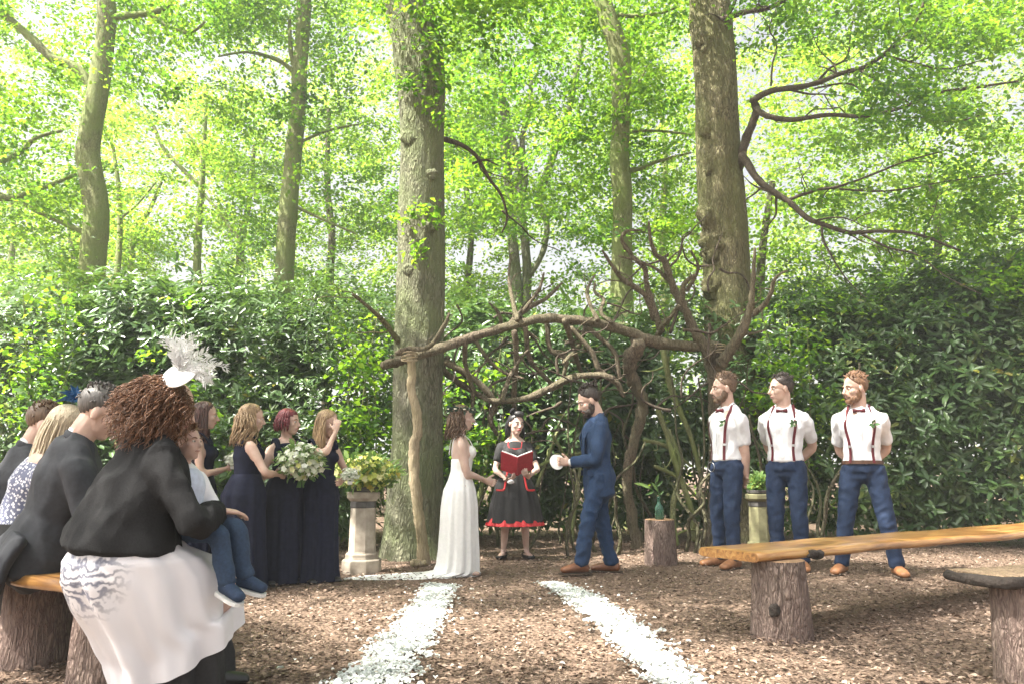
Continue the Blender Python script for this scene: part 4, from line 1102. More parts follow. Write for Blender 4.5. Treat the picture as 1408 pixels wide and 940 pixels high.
M['hair_pale'] = hair_mat('hair_pale_blonde', (.42, .34, .22), (.70, .60, .44))
M['hair_ginger'] = hair_mat('hair_ginger_brown', (.11, .055, .028), (.24, .13, .068))
M['hair_curly'] = hair_mat('hair_curly_chestnut', (.065, .028, .014), (.25, .12, .058))
M['navy'] = plain('navy_crepe', (.010, .012, .027), .85, .25, 26, .25, spec=.15)
M['suit_blue'] = plain('blue_wool_suit', (.014, .036, .088), .85, .18, 60, .25)
M['trouser_blue'] = plain('blue_trousers', (.012, .026, .064), .85, .18, 60, .25)
M['suit_dark'] = plain('dark_grey_suit', (.026, .028, .034), .8, .18, 50, .25)
M['black_knit'] = plain('black_knit', (.018, .018, .019), .95, .2, 140, .6, spec=.15)
M['black_cloth'] = plain('black_cloth', (.022, .021, .022), .8, .2, 60, .3)
M['white_shirt'] = plain('white_cotton', (.70, .70, .72), .7, .04, 40, .15)
M['gown'] = plain('ivory_gown', (.73, .725, .71), .65, .04, 30, .12)
M['red_trim'] = plain('red_trim', (.55, .03, .035), .6, .12, 60, .2)
M['maroon'] = plain('maroon_ribbon', (.10, .009, .016), .6, .15, 90, .2)
M['tan_shoe'] = plain('tan_leather', (.26, .12, .055), .45, .2, 30, .2)
M['brown_shoe'] = plain('brown_leather', (.16, .065, .032), .45, .2, 30, .2)
M['black_shoe'] = plain('black_leather', (.018, .017, .017), .35, .2, 30, .2)
M['sole'] = plain('shoe_sole', (.05, .035, .025), .8, .2, 30, .2)
M['white_rubber'] = plain('white_rubber', (.70, .70, .68), .6, .08, 30, .1)
# ------------------------------------------------------------------ the people
def strip(mb, pts, w, th, nrm_, mi=0):
    """flat band along pts, facing the normals nrm_"""
    vs = []; fs = []; n = len(pts)
    for i, p in enumerate(pts):
        t = (pts[min(i+1, n-1)] - pts[max(i-1, 0)]).normalized(); nn = nrm_[i] if isinstance(nrm_, list) else nrm_; s_ = t.cross(nn).normalized()
        for a, b in ((-.5, 0), (.5, 0), (.5, 1), (-.5, 1)): vs.append(p + s_ * w * a + nn * th * b)
    for i in range(n - 1):
        for k in range(4):
            k2 = (k + 1) % 4; fs.append((i*4+k, i*4+k2, (i+1)*4+k2, (i+1)*4+k))
    fs += [(3, 2, 1, 0), tuple((n-1)*4 + k for k in range(4))]
    mb.add(vs, fs, mi)
def ring_pt(p, zf, ang, g):
    """point on the torso surface at height fraction zf, angle from the front (deg, + = person's right)"""
    for i in range(len(p.Tz) - 1):
        if p.Tz[i] <= zf <= p.Tz[i+1]: break
    f = (zf - p.Tz[i]) / (p.Tz[i+1] - p.Tz[i]); c = p.T[i][0].lerp(p.T[i+1][0], f)
    a = p.T[i][1] + (p.T[i+1][1] - p.T[i][1]) * f + g; b = p.T[i][2] + (p.T[i+1][2] - p.T[i][2]) * f + g
    r = math.radians(ang); nv = (p.rv * math.sin(r) + p.fv * math.cos(r))
    return c + p.rv * a * math.sin(r) + p.fv * b * math.cos(r), nv
def top_h(px, py, d): return P(px, py, d).z

# ---- groomsmen
def groomsman(label, fx, fy, tx, ty, rz, head, hair, beard, hairk, feet, belt=False, seed=1, skin='skin', build=1.0, hands=None, chain=False):
    g = G(fx, fy); H = top_h(tx, ty, g.y) - .012
    hz = .50 * H
    p = Person(label, g, rz, H, build=build, head=head, skin=skin, lean=-2,
               RH=(hands[0] if hands else (.035, -.125 * H, hz)), LH=(hands[1] if hands else (-.03, -.125 * H, hz + .03)), Rh=(.9, -.5, 0), Lh=(-.9, -.5, 0),
               Rhd=(-.8, -.25, -.5), Lhd=(.8, -.25, -.5), Rn=(0, -1, 0), Ln=(0, -1, 0),
               RA=feet[0], LA=feet[1], Rfoot=(.3, 1, 0), Lfoot=(-.3, 1, 0), group='groomsmen in white shirts and braces')
    p.make_body(); p.face(brow=hair, beard=beard); p.short_hair(hair, seed, top=hairk, style=(.25, -.6, .55), n=320)
    p.top('shirt', 'white_shirt', sleeve=.42, g=.013, lo=2, hi=9, wr=.013, seed=seed * 3.3, sg=.015)
    p.trousers('trouser_blue', seed=seed * 2.1)
    p.shoes('tan_shoe')
    mb = MB()                                                    # collar
    c = p.nb + p.uv * .012 * H
    for sd in (1, -1):
        a = c + p.fv * .050 - p.uv * .004; b = c + p.rv * sd * .055 + p.uv * .012; e = c - p.fv * .045 + p.uv * .022
        mb.tube([a + p.rv * sd * .006, c + p.rv * sd * .040 + p.fv * .030 + p.uv * .004, b, c + p.rv * sd * .040 - p.fv * .035 + p.uv * .018, e], [(.014, .005)] * 5, n=8, sub=3, hint=p.uv)
        q = a + p.rv * sd * .022 - p.uv * .018
        mb.add([a + p.uv * .012, a + p.rv * sd * .045 + p.uv * .006 - p.fv * .012, q + p.rv * sd * .012 - p.uv * .016 + p.fv * .006], [(0, 1, 2), (2, 1, 0)])
    mb.build('collar', M['white_shirt'], p.root)
    mb = MB(); b = ring_pt(p, .800, 0, .030)[0] + p.uv * .010                   # bow tie
    for sd in (1, -1):
        vs = [b + p.rv * sd * x + p.uv * z + p.fv * y for x, z, y in ((.006, .008, .004), (.052, .022, -.006), (.058, 0, -.008), (.052, -.022, -.006), (.006, -.008, .004))]
        vs += [v - p.fv * .012 for v in vs]
        mb.add(vs, [(0, 1, 2, 3, 4), (9, 8, 7, 6, 5)] + [(i, i + 5, (i + 1) % 5 + 5, (i + 1) % 5) for i in range(5)])
    mb.ell(b, (.011, .011, .012), 10, 7); mb.build('bow_tie', M['maroon'], p.root)
    for sd in (1, -1):                                            # braces
        mb = MB(); pts = []; ns = []
        for zf, ang in ((.545, 34), (.60, 36), (.66, 38), (.72, 40), (.765, 42), (.795, 52)):
            q, nv = ring_pt(p, zf, sd * ang, .020); pts.append(q); ns.append(nv)
        q = p.up(sd * .046, -.012, .838); pts.append(q + p.uv * .006); ns.append((p.uv + p.fv * .3).normalized())
        for zf, ang in ((.795, 128), (.72, 150), (.60, 165), (.55, 168)):
            q, nv = ring_pt(p, zf, sd * ang, .020); pts.append(q); ns.append(nv)
        pts2, _ = spline(pts, [(1, 1)] * len(pts), 3); ns2, _ = spline(ns, [(1, 1)] * len(ns), 3)
        strip(mb, pts2, .027, .004, [v.normalized() for v in ns2]); br = mb.build('brace', M['maroon'], p.root, smooth=False)
        mb = MB(); q, nv = ring_pt(p, .625, sd * 37, .024); strip(mb, [q - p.uv * .011, q + p.uv * .011], .033, .005, nv); mb.build('buckle', M['steel'], br, smooth=False)
    mb = MB(); q, nv = ring_pt(p, .735, -34, .03); rg = random.Random(seed)   # buttonhole sprig
    for i in range(9):
        d = (p.uv * rg.uniform(-.6, 1) + p.rv * rg.uniform(-.9, .9) + nv * .6).normalized(); L = rg.uniform(.04, .075); s_ = d.cross(nv).normalized() * .014
        mb.add([q, q + d * L * .5 + s_, q + d * L, q + d * L * .5 - s_], [(0, 1, 2, 3)])
    sp = mb.build('buttonhole_sprig', M['sprig'], p.root, smooth=False)
    mb = MB()
    for i in range(3): mb.ell(q + nv * .012 + p.uv * rg.uniform(-.008, .014) + p.rv * rg.uniform(-.012, .012), (.008, .008, .008), 8, 6)
    mb.build('flower', M['cream_flower'], sp)
    if belt:
        mb = MB(); pts = [ring_pt(p, .548, a, .017) for a in range(0, 361, 15)]; strip(mb, [q for q, _ in pts], .034, .005, [n_ for _, n_ in pts]); mb.build('belt', M['belt'], p.root, smooth=False)
    if chain:
        mb = MB(); a, n0 = ring_pt(p, .535, 20, .024); pts = [a + p.rv * .05 * math.sin(t) + n0 * .006 + Vector((0, 0, -.05 * (1 - math.cos(t)))) for t in [i / 12 * 6.28 for i in range(13)]]
        mb.tube(pts, [.003] * 13, n=5); mb.build('pocket_chain', M['steel'], p.root)
    # shirt front placket and buttons
    mb = MB(); pts = [ring_pt(p, z, 0, .017) for z in (.56, .60, .66, .72, .77, .80)]; strip(mb, [q for q, _ in pts], .028, .003, [n_ for _, n_ in pts]); pl = mb.build('placket', M['white_shirt'], p.root, smooth=False)
    for z in (.58, .63, .68, .73, .775):
        mb = MB(); q, nv = ring_pt(p, z, 0, .021); mb.ell(q, (.005, .003, .005), 8, 6); mb.build('button', M['button'], pl)
    return p
M['belt'] = plain('brown_belt', (.085, .042, .026), .5, .2, 30, .2)
M['steel'] = plain('brushed_steel', (.55, .55, .55), .35, .08, 60, .1, metal=.9)
M['sprig'] = plain('sprig_green', (.08, .17, .06), .6, .25, 40, .2)
M['cream_flower'] = plain('cream_flower', (.72, .70, .56), .7, .1, 50, .2)
M['button'] = plain('shirt_button', (.62, .62, .60), .4, .05, 50, 0)
groomsman('bearded groomsman in white shirt and maroon braces, the one nearest the arch', 1005, 779, 1008, 513, 116, (-22, 4, 0), 'hair_brown', 'hair_brown', .022,
          ((.13, .02, .08), (-.10, .04, .08)), seed=1, hands=((.06, -.14, .90), (-.10, -.16, .80)), chain=True)
groomsman('dark-haired groomsman in white shirt and maroon braces, standing in the middle of the three', 1088, 782, 1072, 513, 150, (-50, 3, 0), 'hair_dark', None, .018,
          ((.12, .02, .08), (-.12, .02, .08)), seed=2, build=1.05)
groomsman('ginger-bearded groomsman with a brown belt, standing apart nearest the hedge end', 1196, 790, 1170, 511, 156, (-54, 6, 0), 'hair_ginger', 'hair_ginger', .018,
          ((.24, .04, .08), (-.24, .02, .08)), belt=True, seed=3, build=1.03)

# ---- groom
def groom():
    g = G(825, 788); H = top_h(830, 534, g.y) + .03
    p = Person('groom in a blue suit reading his vows with head bowed', g, 96, H, head=(4, 22, 0), lean=2, build=1.02,
               RH=(.02, .27, 1.03), LH=(-.04, .28, 1.035), Rh=(.6, -.6, -.5), Lh=(-.5, -.7, -.4), Rhd=(-.15, 1, .1), Lhd=(.1, 1, .12), Rn=(-1, .2, 0), Ln=(1, .2, 0), curl=32,
               RA=(.07, -.13, .08), LA=(-.08, .20, .08), Lk=(-.2, 1, 0), Rk=(.2, 1, 0), Rfoot=(.35, 1, 0), Lfoot=(-.2, 1, 0))
    p.make_body(); p.face(brow='hair_dark', beard='hair_dark'); p.short_hair('hair_dark', 8, top=.024, style=(0, -.6, .8))
    p.trousers('suit_blue', g=.013, wr=.008, flare=.006); p.shoes('brown_shoe')
    def tails(mb):
        mb.tube([p.T[2][0], p.T[1][0], p.T[0][0] - Vector((0, 0, .045)), p.T[0][0] - Vector((0, .012, .115))],
                [(p.T[2][1] + .016, p.T[2][2] + .016), (p.T[1][1] + .020, p.T[1][2] + .022), (p.T[0][1] + .030, p.T[0][2] + .028), (p.T[0][1] + .032, p.T[0][2] + .030)], n=20, hint=p.rv, sub=3)
    j = p.top('jacket', 'suit_blue', sleeve=.96, g=.020, lo=2, hi=9, wr=.013, low_extra=tails, sg=.016, seed=5)
    mb = MB(); mb.tube([p.nb + p.rv * a + p.fv * b + p.uv * c for a, b, c in ((-.030, .045, -.01), (-.060, .010, .008), (-.045, -.045, .022), (0, -.062, .026), (.045, -.045, .022), (.060, .010, .008), (.030, .045, -.01))], [(.020, .008)] * 7, n=8, sub=3, hint=p.uv)
    mb.build('collar', M['suit_blue'], j)
    mb = MB(); mb.tube([p.nb + p.rv * a + p.fv * b + p.uv * c for a, b, c in ((-.030, .042, .012), (-.050, .004, .024), (-.036, -.042, .038), (0, -.055, .042), (.036, -.042, .038), (.050, .004, .024), (.030, .042, .012))], [(.016, .006)] * 7, n=8, sub=3, hint=p.uv)
    mb.build('shirt_collar', M['white_shirt'], p.root)
    for sd in (1, -1):
        mb = MB(); pts = [ring_pt(p, z, sd * a, .030) for z, a in ((.60, 6), (.66, 16), (.72, 26), (.775, 36), (.80, 50))]; strip(mb, [q for q, _ in pts], .05, .006, [n_ for _, n_ in pts]); mb.build('lapel', M['suit_blue'], j, smooth=False)
        mb = MB(); w, e = p.wr[sd], p.el[sd]; d = (w - e).normalized(); mb.tube([w - d * .03, w + d * .006], [.032, .033], n=14); mb.build('cuff', M['white_shirt'], p.root)
        mb = MB(); q, nv = ring_pt(p, .53, sd * 55, .034); strip(mb, [q - p.fv * .07 + p.uv * .002, q + p.fv * .05], .05, .006, p.rv * sd); mb.build('pocket_flap', M['suit_blue'], j, smooth=False)
    # vow booklet
    Mw = Matrix.Translation(g) @ Matrix.Rotation(math.radians(96), 4, 'Z')
    c = Mw @ Vector((-.01, .40, 1.045)); t = empty('vow_booklet', c); tag(t, 'small rounded white vow booklet held up by the groom', 'booklet')
    for nm, off, th in (('cover', 0, .004), ('page', .005, .003), ('cover', .010, .004)):
        mb = MB(); n = 22; vs = []
        for zz in (0, th):
            for i in range(n):
                a = 2 * math.pi * i / n; r = .078 * (1 - .14 * max(0, math.cos(a - 1.57)) ** 6)
                vs.append(Vector((r * math.cos(a) * .9, off + zz, r * math.sin(a))))
        mb.add(vs, [tuple(range(n)), tuple(range(2*n-1, n-1, -1))] + [(i, i + n, (i+1) % n + n, (i+1) % n) for i in range(n)])
        o = mb.build(nm, M['paper'], t, smooth=False); o.rotation_euler = (math.radians(-14), 0, math.radians(12))
M['crown_leaf'] = plain('blue_green_leaf', (.035, .075, .06), .5, .4, 60, .2, c2=(.10, .17, .13))
M['paper'] = plain('white_card', (.80, .80, .79), .6, .03, 30, .05)
groom()

# ---- bride
def bride():
    g = G(632, 791); H = top_h(636, 556, g.y)
    p = Person('bride in a white low-backed gown with a flower crown and clasped hands', g, -78, H, True, build=.95, head=(-4, 2, 0), skin='skin_pale',
               RH=(.025, .235, .87), LH=(-.03, .235, .865), Rh=(.5, -.6, -.6), Lh=(-.5, -.6, -.6), Rhd=(-.35, 1, -.3), Lhd=(.35, 1, -.3), Rn=(-1, 0, .1), Ln=(1, 0, .1), curl=34)
    p.make_body(); p.face(brow='hair_brown')
    mb = MB(); q = p.T
    mb.tube([c + p.fv * f for (c, a, b), f in zip(q[2:6], (0, .004, .010, .014))], [(a + .007, b + .006) for c, a, b in q[2:6]], n=22, hint=p.rv, sub=3)
    for sd in (1, -1): mb.ell(p.up(sd * .040, .052, .715), tuple(v * H + .008 for v in (.036, .032, .036)))
    me = remesh(mb, .010, 2, wr=.002)
    # low back: the bodice dips behind
    for v in me.vertices:
        rel = (v.co - p.pel); y = rel.dot(p.fv); z = rel.dot(p.uv) + .515 * H
        if y < .015 and z > .60 * H: v.co = v.co + p.fv * .022 * min(1, (z - .60 * H) / .04)
    bod = link('bodice', me, M['gown'], p.root)
    for sd in (1, -1):
        mb = MB(); mb.tube([p.up(sd * .045, .070, .735), p.up(sd * .054, .045, .785), p.up(sd * .056, -.004, .822), p.up(sd * .058, -.05, .79), p.up(sd * .062, -.062, .70)], [.0045] * 5, n=6, sub=3); mb.build('strap', M['gown'], bod)
    z0 = .605 * H
    R = [(.675 * H, .116, .098, 0, .010), (z0, .113, .094, 0, .003), (.55 * H, .138, .116, 0, 0), (.49 * H, .170, .150, 0, -.008), (.40 * H, .182, .168, 0, -.008), (.28 * H, .185, .175, 0, -.01), (.16 * H, .19, .185, 0, -.012), (.07 * H, .195, .195, 0, -.016), (.045, .20, .21, 0, -.03), (.026, .205, .29, 0, -.10), (.016, .215, .46, .0, -.27), (.010, .20, .60, 0.04, -.44)]
    R2 = []
    for i in range(len(R) - 1):
        for k in range(4): f = k / 4; R2.append(tuple(a + (b - a) * f for a, b in zip(R[i], R[i+1])))
    R2.append(R[-1]); p.skirt('gown_skirt', 'gown', R2, folds=11, amp=.05, seed=4, n=130)
    mb = p.cap('hair_brown', r=(.083, .102, .088), front=.05); p.strands(mb, 210, .23, 5, wave=.022, wf=42, rad=.0042, phis=(75, 285), spread=.018); mb.build('hair', M['hair_brown'], p.root)
    mb = MB(); rg = random.Random(2)
    for i in range(150):
        a = rg.uniform(0, 6.283); q = p.h(.094 * math.sin(a), -.018 + .108 * math.cos(a), .050 + .040 * rg.random()); d = (p.R @ Vector((math.sin(a) + rg.gauss(0, .5), math.cos(a) + rg.gauss(0, .5), rg.uniform(-.3, .9)))).normalized(); s_ = d.orthogonal().normalized() * .013; L = rg.uniform(.026, .048)
        mb.add([q, q + d * L * .5 + s_, q + d * L, q + d * L * .5 - s_], [(0, 1, 2, 3)])
    fc = mb.build('flower_crown', M['crown_leaf'], p.root, smooth=False)
    for i in range(9):
        a = i * .7; mb = MB(); q = p.h(.112 * math.sin(a), -.018 + .126 * math.cos(a), .070)
        for k in range(5): mb.ell(q + Vector((.008 * math.cos(k * 1.257), .008 * math.sin(k * 1.257), .004)), (.008, .008, .006), 7, 5)
        mb.build('flower', M['cream_flower'], fc)
bride()

# ---- officiant
def officiant():
    g = G(708, 768); H = top_h(706, 568, g.y) + .005
    p = Person('officiant in a black dress with red trim holding an open red book', g, 182, H, True, build=1.02, head=(24, 4, -4), skin='skin_pale',
               RH=(.10, .235, .86), LH=(-.13, .245, .885), Rh=(.8, -.5, -.4), Lh=(-.8, -.5, -.4), Rhd=(-.75, .6, .15), Lhd=(.35, .8, .35), Rn=(-.1, .1, 1), Ln=(.1, -.3, 1), curl=30,
               RA=(.125, 0, .075), LA=(-.125, .0, .075), Rfoot=(.35, 1, 0), Lfoot=(-.35, 1, 0))
    p.make_body(); p.face(brow='hair_black', lip='lips_red')
    t = p.top('dress_bodice', 'black_cloth', sleeve=.34, g=.010, lo=3, hi=8, wr=.003, sg=.016)
    mb = MB(); pts = [ring_pt(p, z, a, .014) for z, a in ((.80, 48), (.775, 34), (.752, 26), (.748, 0), (.752, -26), (.775, -34), (.80, -48))]; strip(mb, [q for q, _ in pts], .014, .006, [n_ for _, n_ in pts]); mb.build('neckline_trim', M['red_trim'], t, smooth=False)
    mb = MB(); vs = [ring_pt(p, z, a, .012)[0] for z, a in ((.80, 40), (.755, 24), (.755, -24), (.80, -40))]; mb.add(vs + [v + p.fv * .003 for v in vs], [(4, 5, 6, 7), (3, 2, 1, 0)]); mb.build('neckline_skin', M['skin_pale'], t, smooth=False)
    z0 = .63 * H; hem = .40
    R = [(z0, .125, .105, 0, 0), (.60 * H, .135, .115, 0, 0), (.57 * H, .165, .145, 0, 0), (.50 * H, .215, .19, 0, 0), (.42 * H, .252, .225, 0, 0), (.34 * H, .282, .255, 0, 0), (hem, .308, .28, 0, 0)]
    R = [tuple(a + (b - a) * k / 3 for a, b in zip(R[i], R[i+1])) for i in range(6) for k in range(3)] + [R[-1]]
    sk = p.skirt('dress_skirt', 'black_cloth', R, folds=10, amp=.045, seed=6, n=120)
    mb = p.skirt('petticoat', 'red_trim', [(hem + .05, .275, .245, 0, 0), (hem + .02, .295, .268, 0, 0), (hem - .012, .316, .288, 0, 0), (hem - .036, .320, .292, 0, 0)], folds=26, amp=.022, seed=9, n=200, mesh_only=True)
    mb.build('petticoat', M['red_trim'], p.root)
    for sd in (1, -1):                                  # pockets outlined in red
        mb = MB(); c = [(sd * x, y, z) for x, y, z in ((.085, .158, .60 * H), (.105, .196, .53 * H), (.125, .226, .475 * H), (.165, .222, .468 * H), (.205, .190, .470 * H))]
        pts = [Vector(q) for q in c]; mb.tube(pts, [.011] * len(pts), n=6, sub=4); mb.build('pocket_trim', M['red_trim'], sk)
    # dark hair, pinned up, with a black flower
    mb = p.cap('hair_black', r=(.086, .104, .090), front=.062); p.strands(mb, 110, .17, 3, wave=.010, rad=.005, phis=(85, 275), spread=.01)
    mb.ell(p.h(.0, .052, .112), (.060 * p.hk, .042 * p.hk, .036 * p.hk), 16, 10, p.R); mb.ell(p.h(.0, -.10, .05), (.05 * p.hk,) * 3, 16, 10, p.R)
    mb.build('hair', M['hair_black'], p.root)
    mb = MB()
    for k in range(8):
        a = k * .785; mb.ell(p.h(.055 + .024 * math.cos(a), .01 + .012 * math.sin(a * 2), .132 + .024 * math.sin(a)), (.020 * p.hk, .010 * p.hk, .020 * p.hk), 9, 7, p.R @ rot('Y', -math.degrees(a)))
    mb.ell(p.h(.055, .012, .132), (.012,) * 3, 8, 6); mb.build('hair_flower', M['black_cloth'], p.root)
    for sd in (1, -1):
        mb = MB(); p.foot(mb, sd, g=.005); me = remesh(mb, .008, 1)
        bm = bmesh.new(); bm.from_mesh(me); bmesh.ops.delete(bm, geom=[v for v in bm.verts if v.co.z > .055], context='VERTS'); bm.to_mesh(me); bm.free()
        sh = link('shoe', me, M['black_shoe'], p.root)
        mb = MB(); an = p.an[sd]; mb.tube([an + Vector((.036 * math.cos(a), .036 * math.sin(a) + .004, -.004)) for a in [i * .524 for i in range(13)]], [.005] * 13, n=6); mb.build('ankle_strap', M['black_shoe'], sh)
    # the open book
    Mw = Matrix.Translation(g) @ Matrix.Rotation(math.radians(182), 4, 'Z')
    t = empty('open_book', Mw @ Vector((-.01, .30, .905))); t.rotation_euler = (0, 0, math.radians(182)); tag(t, 'open red hardback book resting on the officiant\'s hands', 'book')
    for sd in (1, -1):
        Mr = Matrix.Rotation(math.radians(56), 4, 'X') @ Matrix.Rotation(math.radians(-sd * 34), 4, 'Y')
        mb = MB(); mb.box((0.004 if sd > 0 else -.205, -.005, -.005), (.205 if sd > 0 else -.004, .225, .002), M=Mr); mb.build('cover', M['book_red'], t, smooth=False)
        mb = MB()
        vs = []; n = 9
        for y in (.004, .233):
            for i in range(n):
                x = .198 * i / (n - 1); z = .004 + .016 * math.sin(math.pi * min(1, x / .198 * .55 + .12)) * (1 - x / .198 * .4); vs.append(Mr @ Vector((sd * x, y, z)))
            for i in range(n): vs.append(Mr @ Vector((sd * .198 * i / (n - 1), y, .0025)))
        fs = [(i, i+1, i+1+2*n, i+2*n) for i in range(n-1)] + [(n+i, n+i+1+0, n+i+1+2*n, n+i+2*n) for i in range(n-1)] + [(n-1, 2*n-1, 4*n-1, 3*n-1)]
        for b in (0, 2*n): fs += [(b+i, b+i+1, b+n+i+1, b+n+i) for i in range(n-1)]
        mb.add(vs, fs); mb.build('page_block', M['paper'], t, smooth=False)
    mb = MB(); mb.tube([Vector((0, .0, -.004)), Vector((0, .225 * math.cos(.977), .225 * math.sin(.977) - .004))], [.006, .006], n=8); mb.build('spine', M['book_red'], t)
    # crumpled white tissue under the book
    mb = MB(); c = Mw @ Vector((.055, .315, .835)); mb.ell(c, (.034, .030, .024), 16, 11)
    for i, v in enumerate(mb.v): mb.v[i] = v + (v - c) * .5 * noise.noise(v * 45)
    o = mb.build('ring_box', M['paper']); tag(o, 'small crumpled white tissue in the officiant\'s fingers under the book', 'tissue'); o.name = 'tissue'
M['book_red'] = plain('red_book_cover', (.33, .022, .035), .5, .15, 40, .2)
officiant()

# ---- flowers
def bouquet(name, label, c, R, n, seed, mix, stems=None, flat=.8, leafy=0, cat_='bouquet', leafL=.06, group=None, leafup=0.0):
    rg = np.random.default_rng(seed); t = empty(name, c); tag(t, label, cat_, group)
    q = rg.normal(0, 1, (n, 3)); q = nrm(q) * (rg.random((n, 1)) ** .4); q *= np.array([[R, R, R * flat]])
    ns = 5                                             # little five-petalled heads
    Pb = np.repeat(q, ns, 0); az = np.tile(np.arange(ns) / ns * 6.283, n) + np.repeat(rg.random(n) * 6, ns)
    A = nrm(q + np.array([[0, -.2 * R, .5 * R]]) + rg.normal(0, .25 * R, (n, 3))); A = np.repeat(A, ns, 0)
    u = nrm(np.cross(A, np.array([[.2, .3, .9]]))); v = np.cross(A, u)
    D = u * np.cos(az)[:, None] + v * np.sin(az)[:, None] + A * .35
    L = np.repeat(mix['size'] * (.7 + .6 * rg.random(n)), ns)
    tint = np.repeat(rg.random(n), ns)
    V, F, T = leaves(Pb, D, A, L, L * .8, rng, tint=tint); link('blossom', mesh_np('blossom', V, F, T), M[mix['mat']], t)['kind'] = 'stuff'
    if leafy:
        q = nrm(rg.normal(0, 1, (leafy, 3))) * (.45 + .55 * rg.random((leafy, 1))) * np.array([[R, R, R * flat]])
        D = nrm(q + rg.normal(0, .4 * R, (leafy, 3))) + np.array([[0, 0, .1 + leafup]]); L = leafL * (.6 + .8 * rg.random(leafy))
        V, F, T = leaves(q, D, np.array([[0, -.3, 1.0]]) + rg.normal(0, .4, (leafy, 3)), L, L * .42, rng); link('leaf_spray', mesh_np('leaf_spray', V, F, T), M['bouquet_leaf'], t)['kind'] = 'stuff'
    if stems:
        mb = MB(); r2 = random.Random(seed)
        for i in range(14):
            a = r2.uniform(0, 6.3); k = r2.uniform(0, .35) * R; mb.tube([(k * math.cos(a), k * math.sin(a), 0), (k * .3 * math.cos(a), k * .3 * math.sin(a), -stems * .55), (k * .6 * math.cos(a + .4), k * .6 * math.sin(a + .4), -stems)], [.004] * 3, n=5, sub=2)
        mb.build('stems', M['bouquet_leaf'], t)
        mb = MB(); mb.lathe([(.020, -stems * .62), (.023, -stems * .5), (.021, -stems * .4)], 12); mb.build('ribbon', M['gown'], t)
    return t
M['bouquet_leaf'] = leaf_mat('bouquet_leaf', [(0, (.08, .17, .05)), (1, (.20, .30, .09))], ((.14, .28, .05), (.3, .42, .1)), .35, .5, .3)
M['gyp'] = tint_mat('gypsophila_white', [(0, (.50, .55, .42)), (.5, (.70, .72, .62)), (1, (.80, .80, .74))], .7, .2, .25, (.7, .75, .6))
M['yellow_fl'] = tint_mat('lime_yellow_blossom', [(0, (.40, .45, .10)), (.5, (.58, .60, .16)), (.85, (.72, .70, .40)), (1, (.66, .50, .08))], .7, .2, .25, (.6, .65, .2))
M['mixed_fl'] = tint_mat('white_green_blossom', [(0, (.42, .50, .28)), (.4, (.66, .68, .55)), (.8, (.80, .80, .74)), (1, (.62, .60, .16))], .7, .2, .25, (.7, .75, .55))

# ---- bridesmaids
def bridesmaid(label, fx, fy, tx, ty, rz, hair, strand, seed, head=(0, 0, 0), build=1.0, skirt_k=1.0, front=.05, phis=(70, 290), skin='skin', **kw):
    g = G(fx, fy); H = top_h(tx, ty, g.y) - .01
    p = Person(label, g, rz, H, True, build=build, head=head, skin=skin, group='bridesmaids in navy', **kw)
    p.make_body(); p.face(brow='hair_brown')
    b = p.top('bodice', 'navy', g=.008, lo=2, hi=8, wr=.003, seed=seed)
    for sd in (1, -1):
        mb = MB(); mb.tube([p.up(sd * .060, .052, .765), p.up(sd * .066, .018, .812), p.up(sd * .064, -.02, .822), p.up(sd * .066, -.055, .775)], [(.030, .010)] * 4, n=10, sub=3, hint=p.rv)
        link('shoulder_strap', remesh(mb, .009, 2), M['navy'], b)
    mb = MB(); pts = [ring_pt(p, .605, a, .010) for a in range(0, 361, 15)]; strip(mb, [q for q, _ in pts], .03, .005, [n_ for _, n_ in pts]); mb.build('waistband', M['navy'], b, smooth=False)
    k = build * skirt_k
    R = [(.615 * H, .122 * k, .100 * k, 0, 0), (.56 * H, .156 * k, .132 * k, 0, -.004), (.50 * H, .180 * k, .160 * k, 0, -.01), (.42 * H, .172 * k, .150 * k, 0, -.006), (.30 * H, .172 * k, .152 * k, 0, 0), (.15 * H, .182 * k, .165 * k, 0, 0), (.025, .200 * k, .180 * k, 0, 0)]
    R = [tuple(a + (c - a) * j / 4 for a, c in zip(R[i], R[i+1])) for i in range(6) for j in range(4)] + [R[-1]]
    p.skirt('skirt', 'navy', R, folds=9, amp=.06, seed=seed + 3, n=110)
    p.shoes('black_shoe')
    mb = p.cap(hair, r=(.084, .102, .089), front=front); p.strands(mb, **strand, phis=phis, seed=seed); mb.build('hair', M[hair], p.root)
    return p
def arms(zr, yr, xr, zl, yl, xl, **k): return dict(RH=(xr, yr, zr), LH=(xl, yl, zl), **k)
p1 = bridesmaid('bridesmaid with long dark auburn hair, half hidden behind the boy', 266, 806, 266, 550, -78, 'hair_auburn', dict(n=210, length=.40, wave=.010, wf=18, rad=.0045, spread=.014), 11, head=(6, 4, 0),
    **arms(.98, .22, .05, .99, .23, -.05, Rh=(.6, -.7, -.5), Lh=(-.6, -.7, -.5)), curl=45)
p2 = bridesmaid('bridesmaid with wavy dark blonde hair seen from behind', 331, 811, 335, 553, -58, 'hair_blonde', dict(n=230, length=.27, wave=.020, wf=36, rad=.0046, spread=.024), 12, head=(-12, 8, 0), build=1.13,
    **arms(.93, .25, .10, .94, .25, -.06, Rh=(.9, -.5, -.4), Lh=(-.8, -.6, -.5)), curl=45)
p3 = bridesmaid('bridesmaid with a bright red bob holding the large bouquet', 386, 803, 389, 560, -146, 'hair_red', dict(n=150, length=.10, wave=.004, wf=10, rad=.005, spread=.012), 13, head=(42, 2, 0), front=.078, phis=(55, 305),
    **arms(.95, .22, .07, .96, .24, -.07, Rh=(.8, -.6, -.5), Lh=(-.8, -.6, -.5)), curl=45)
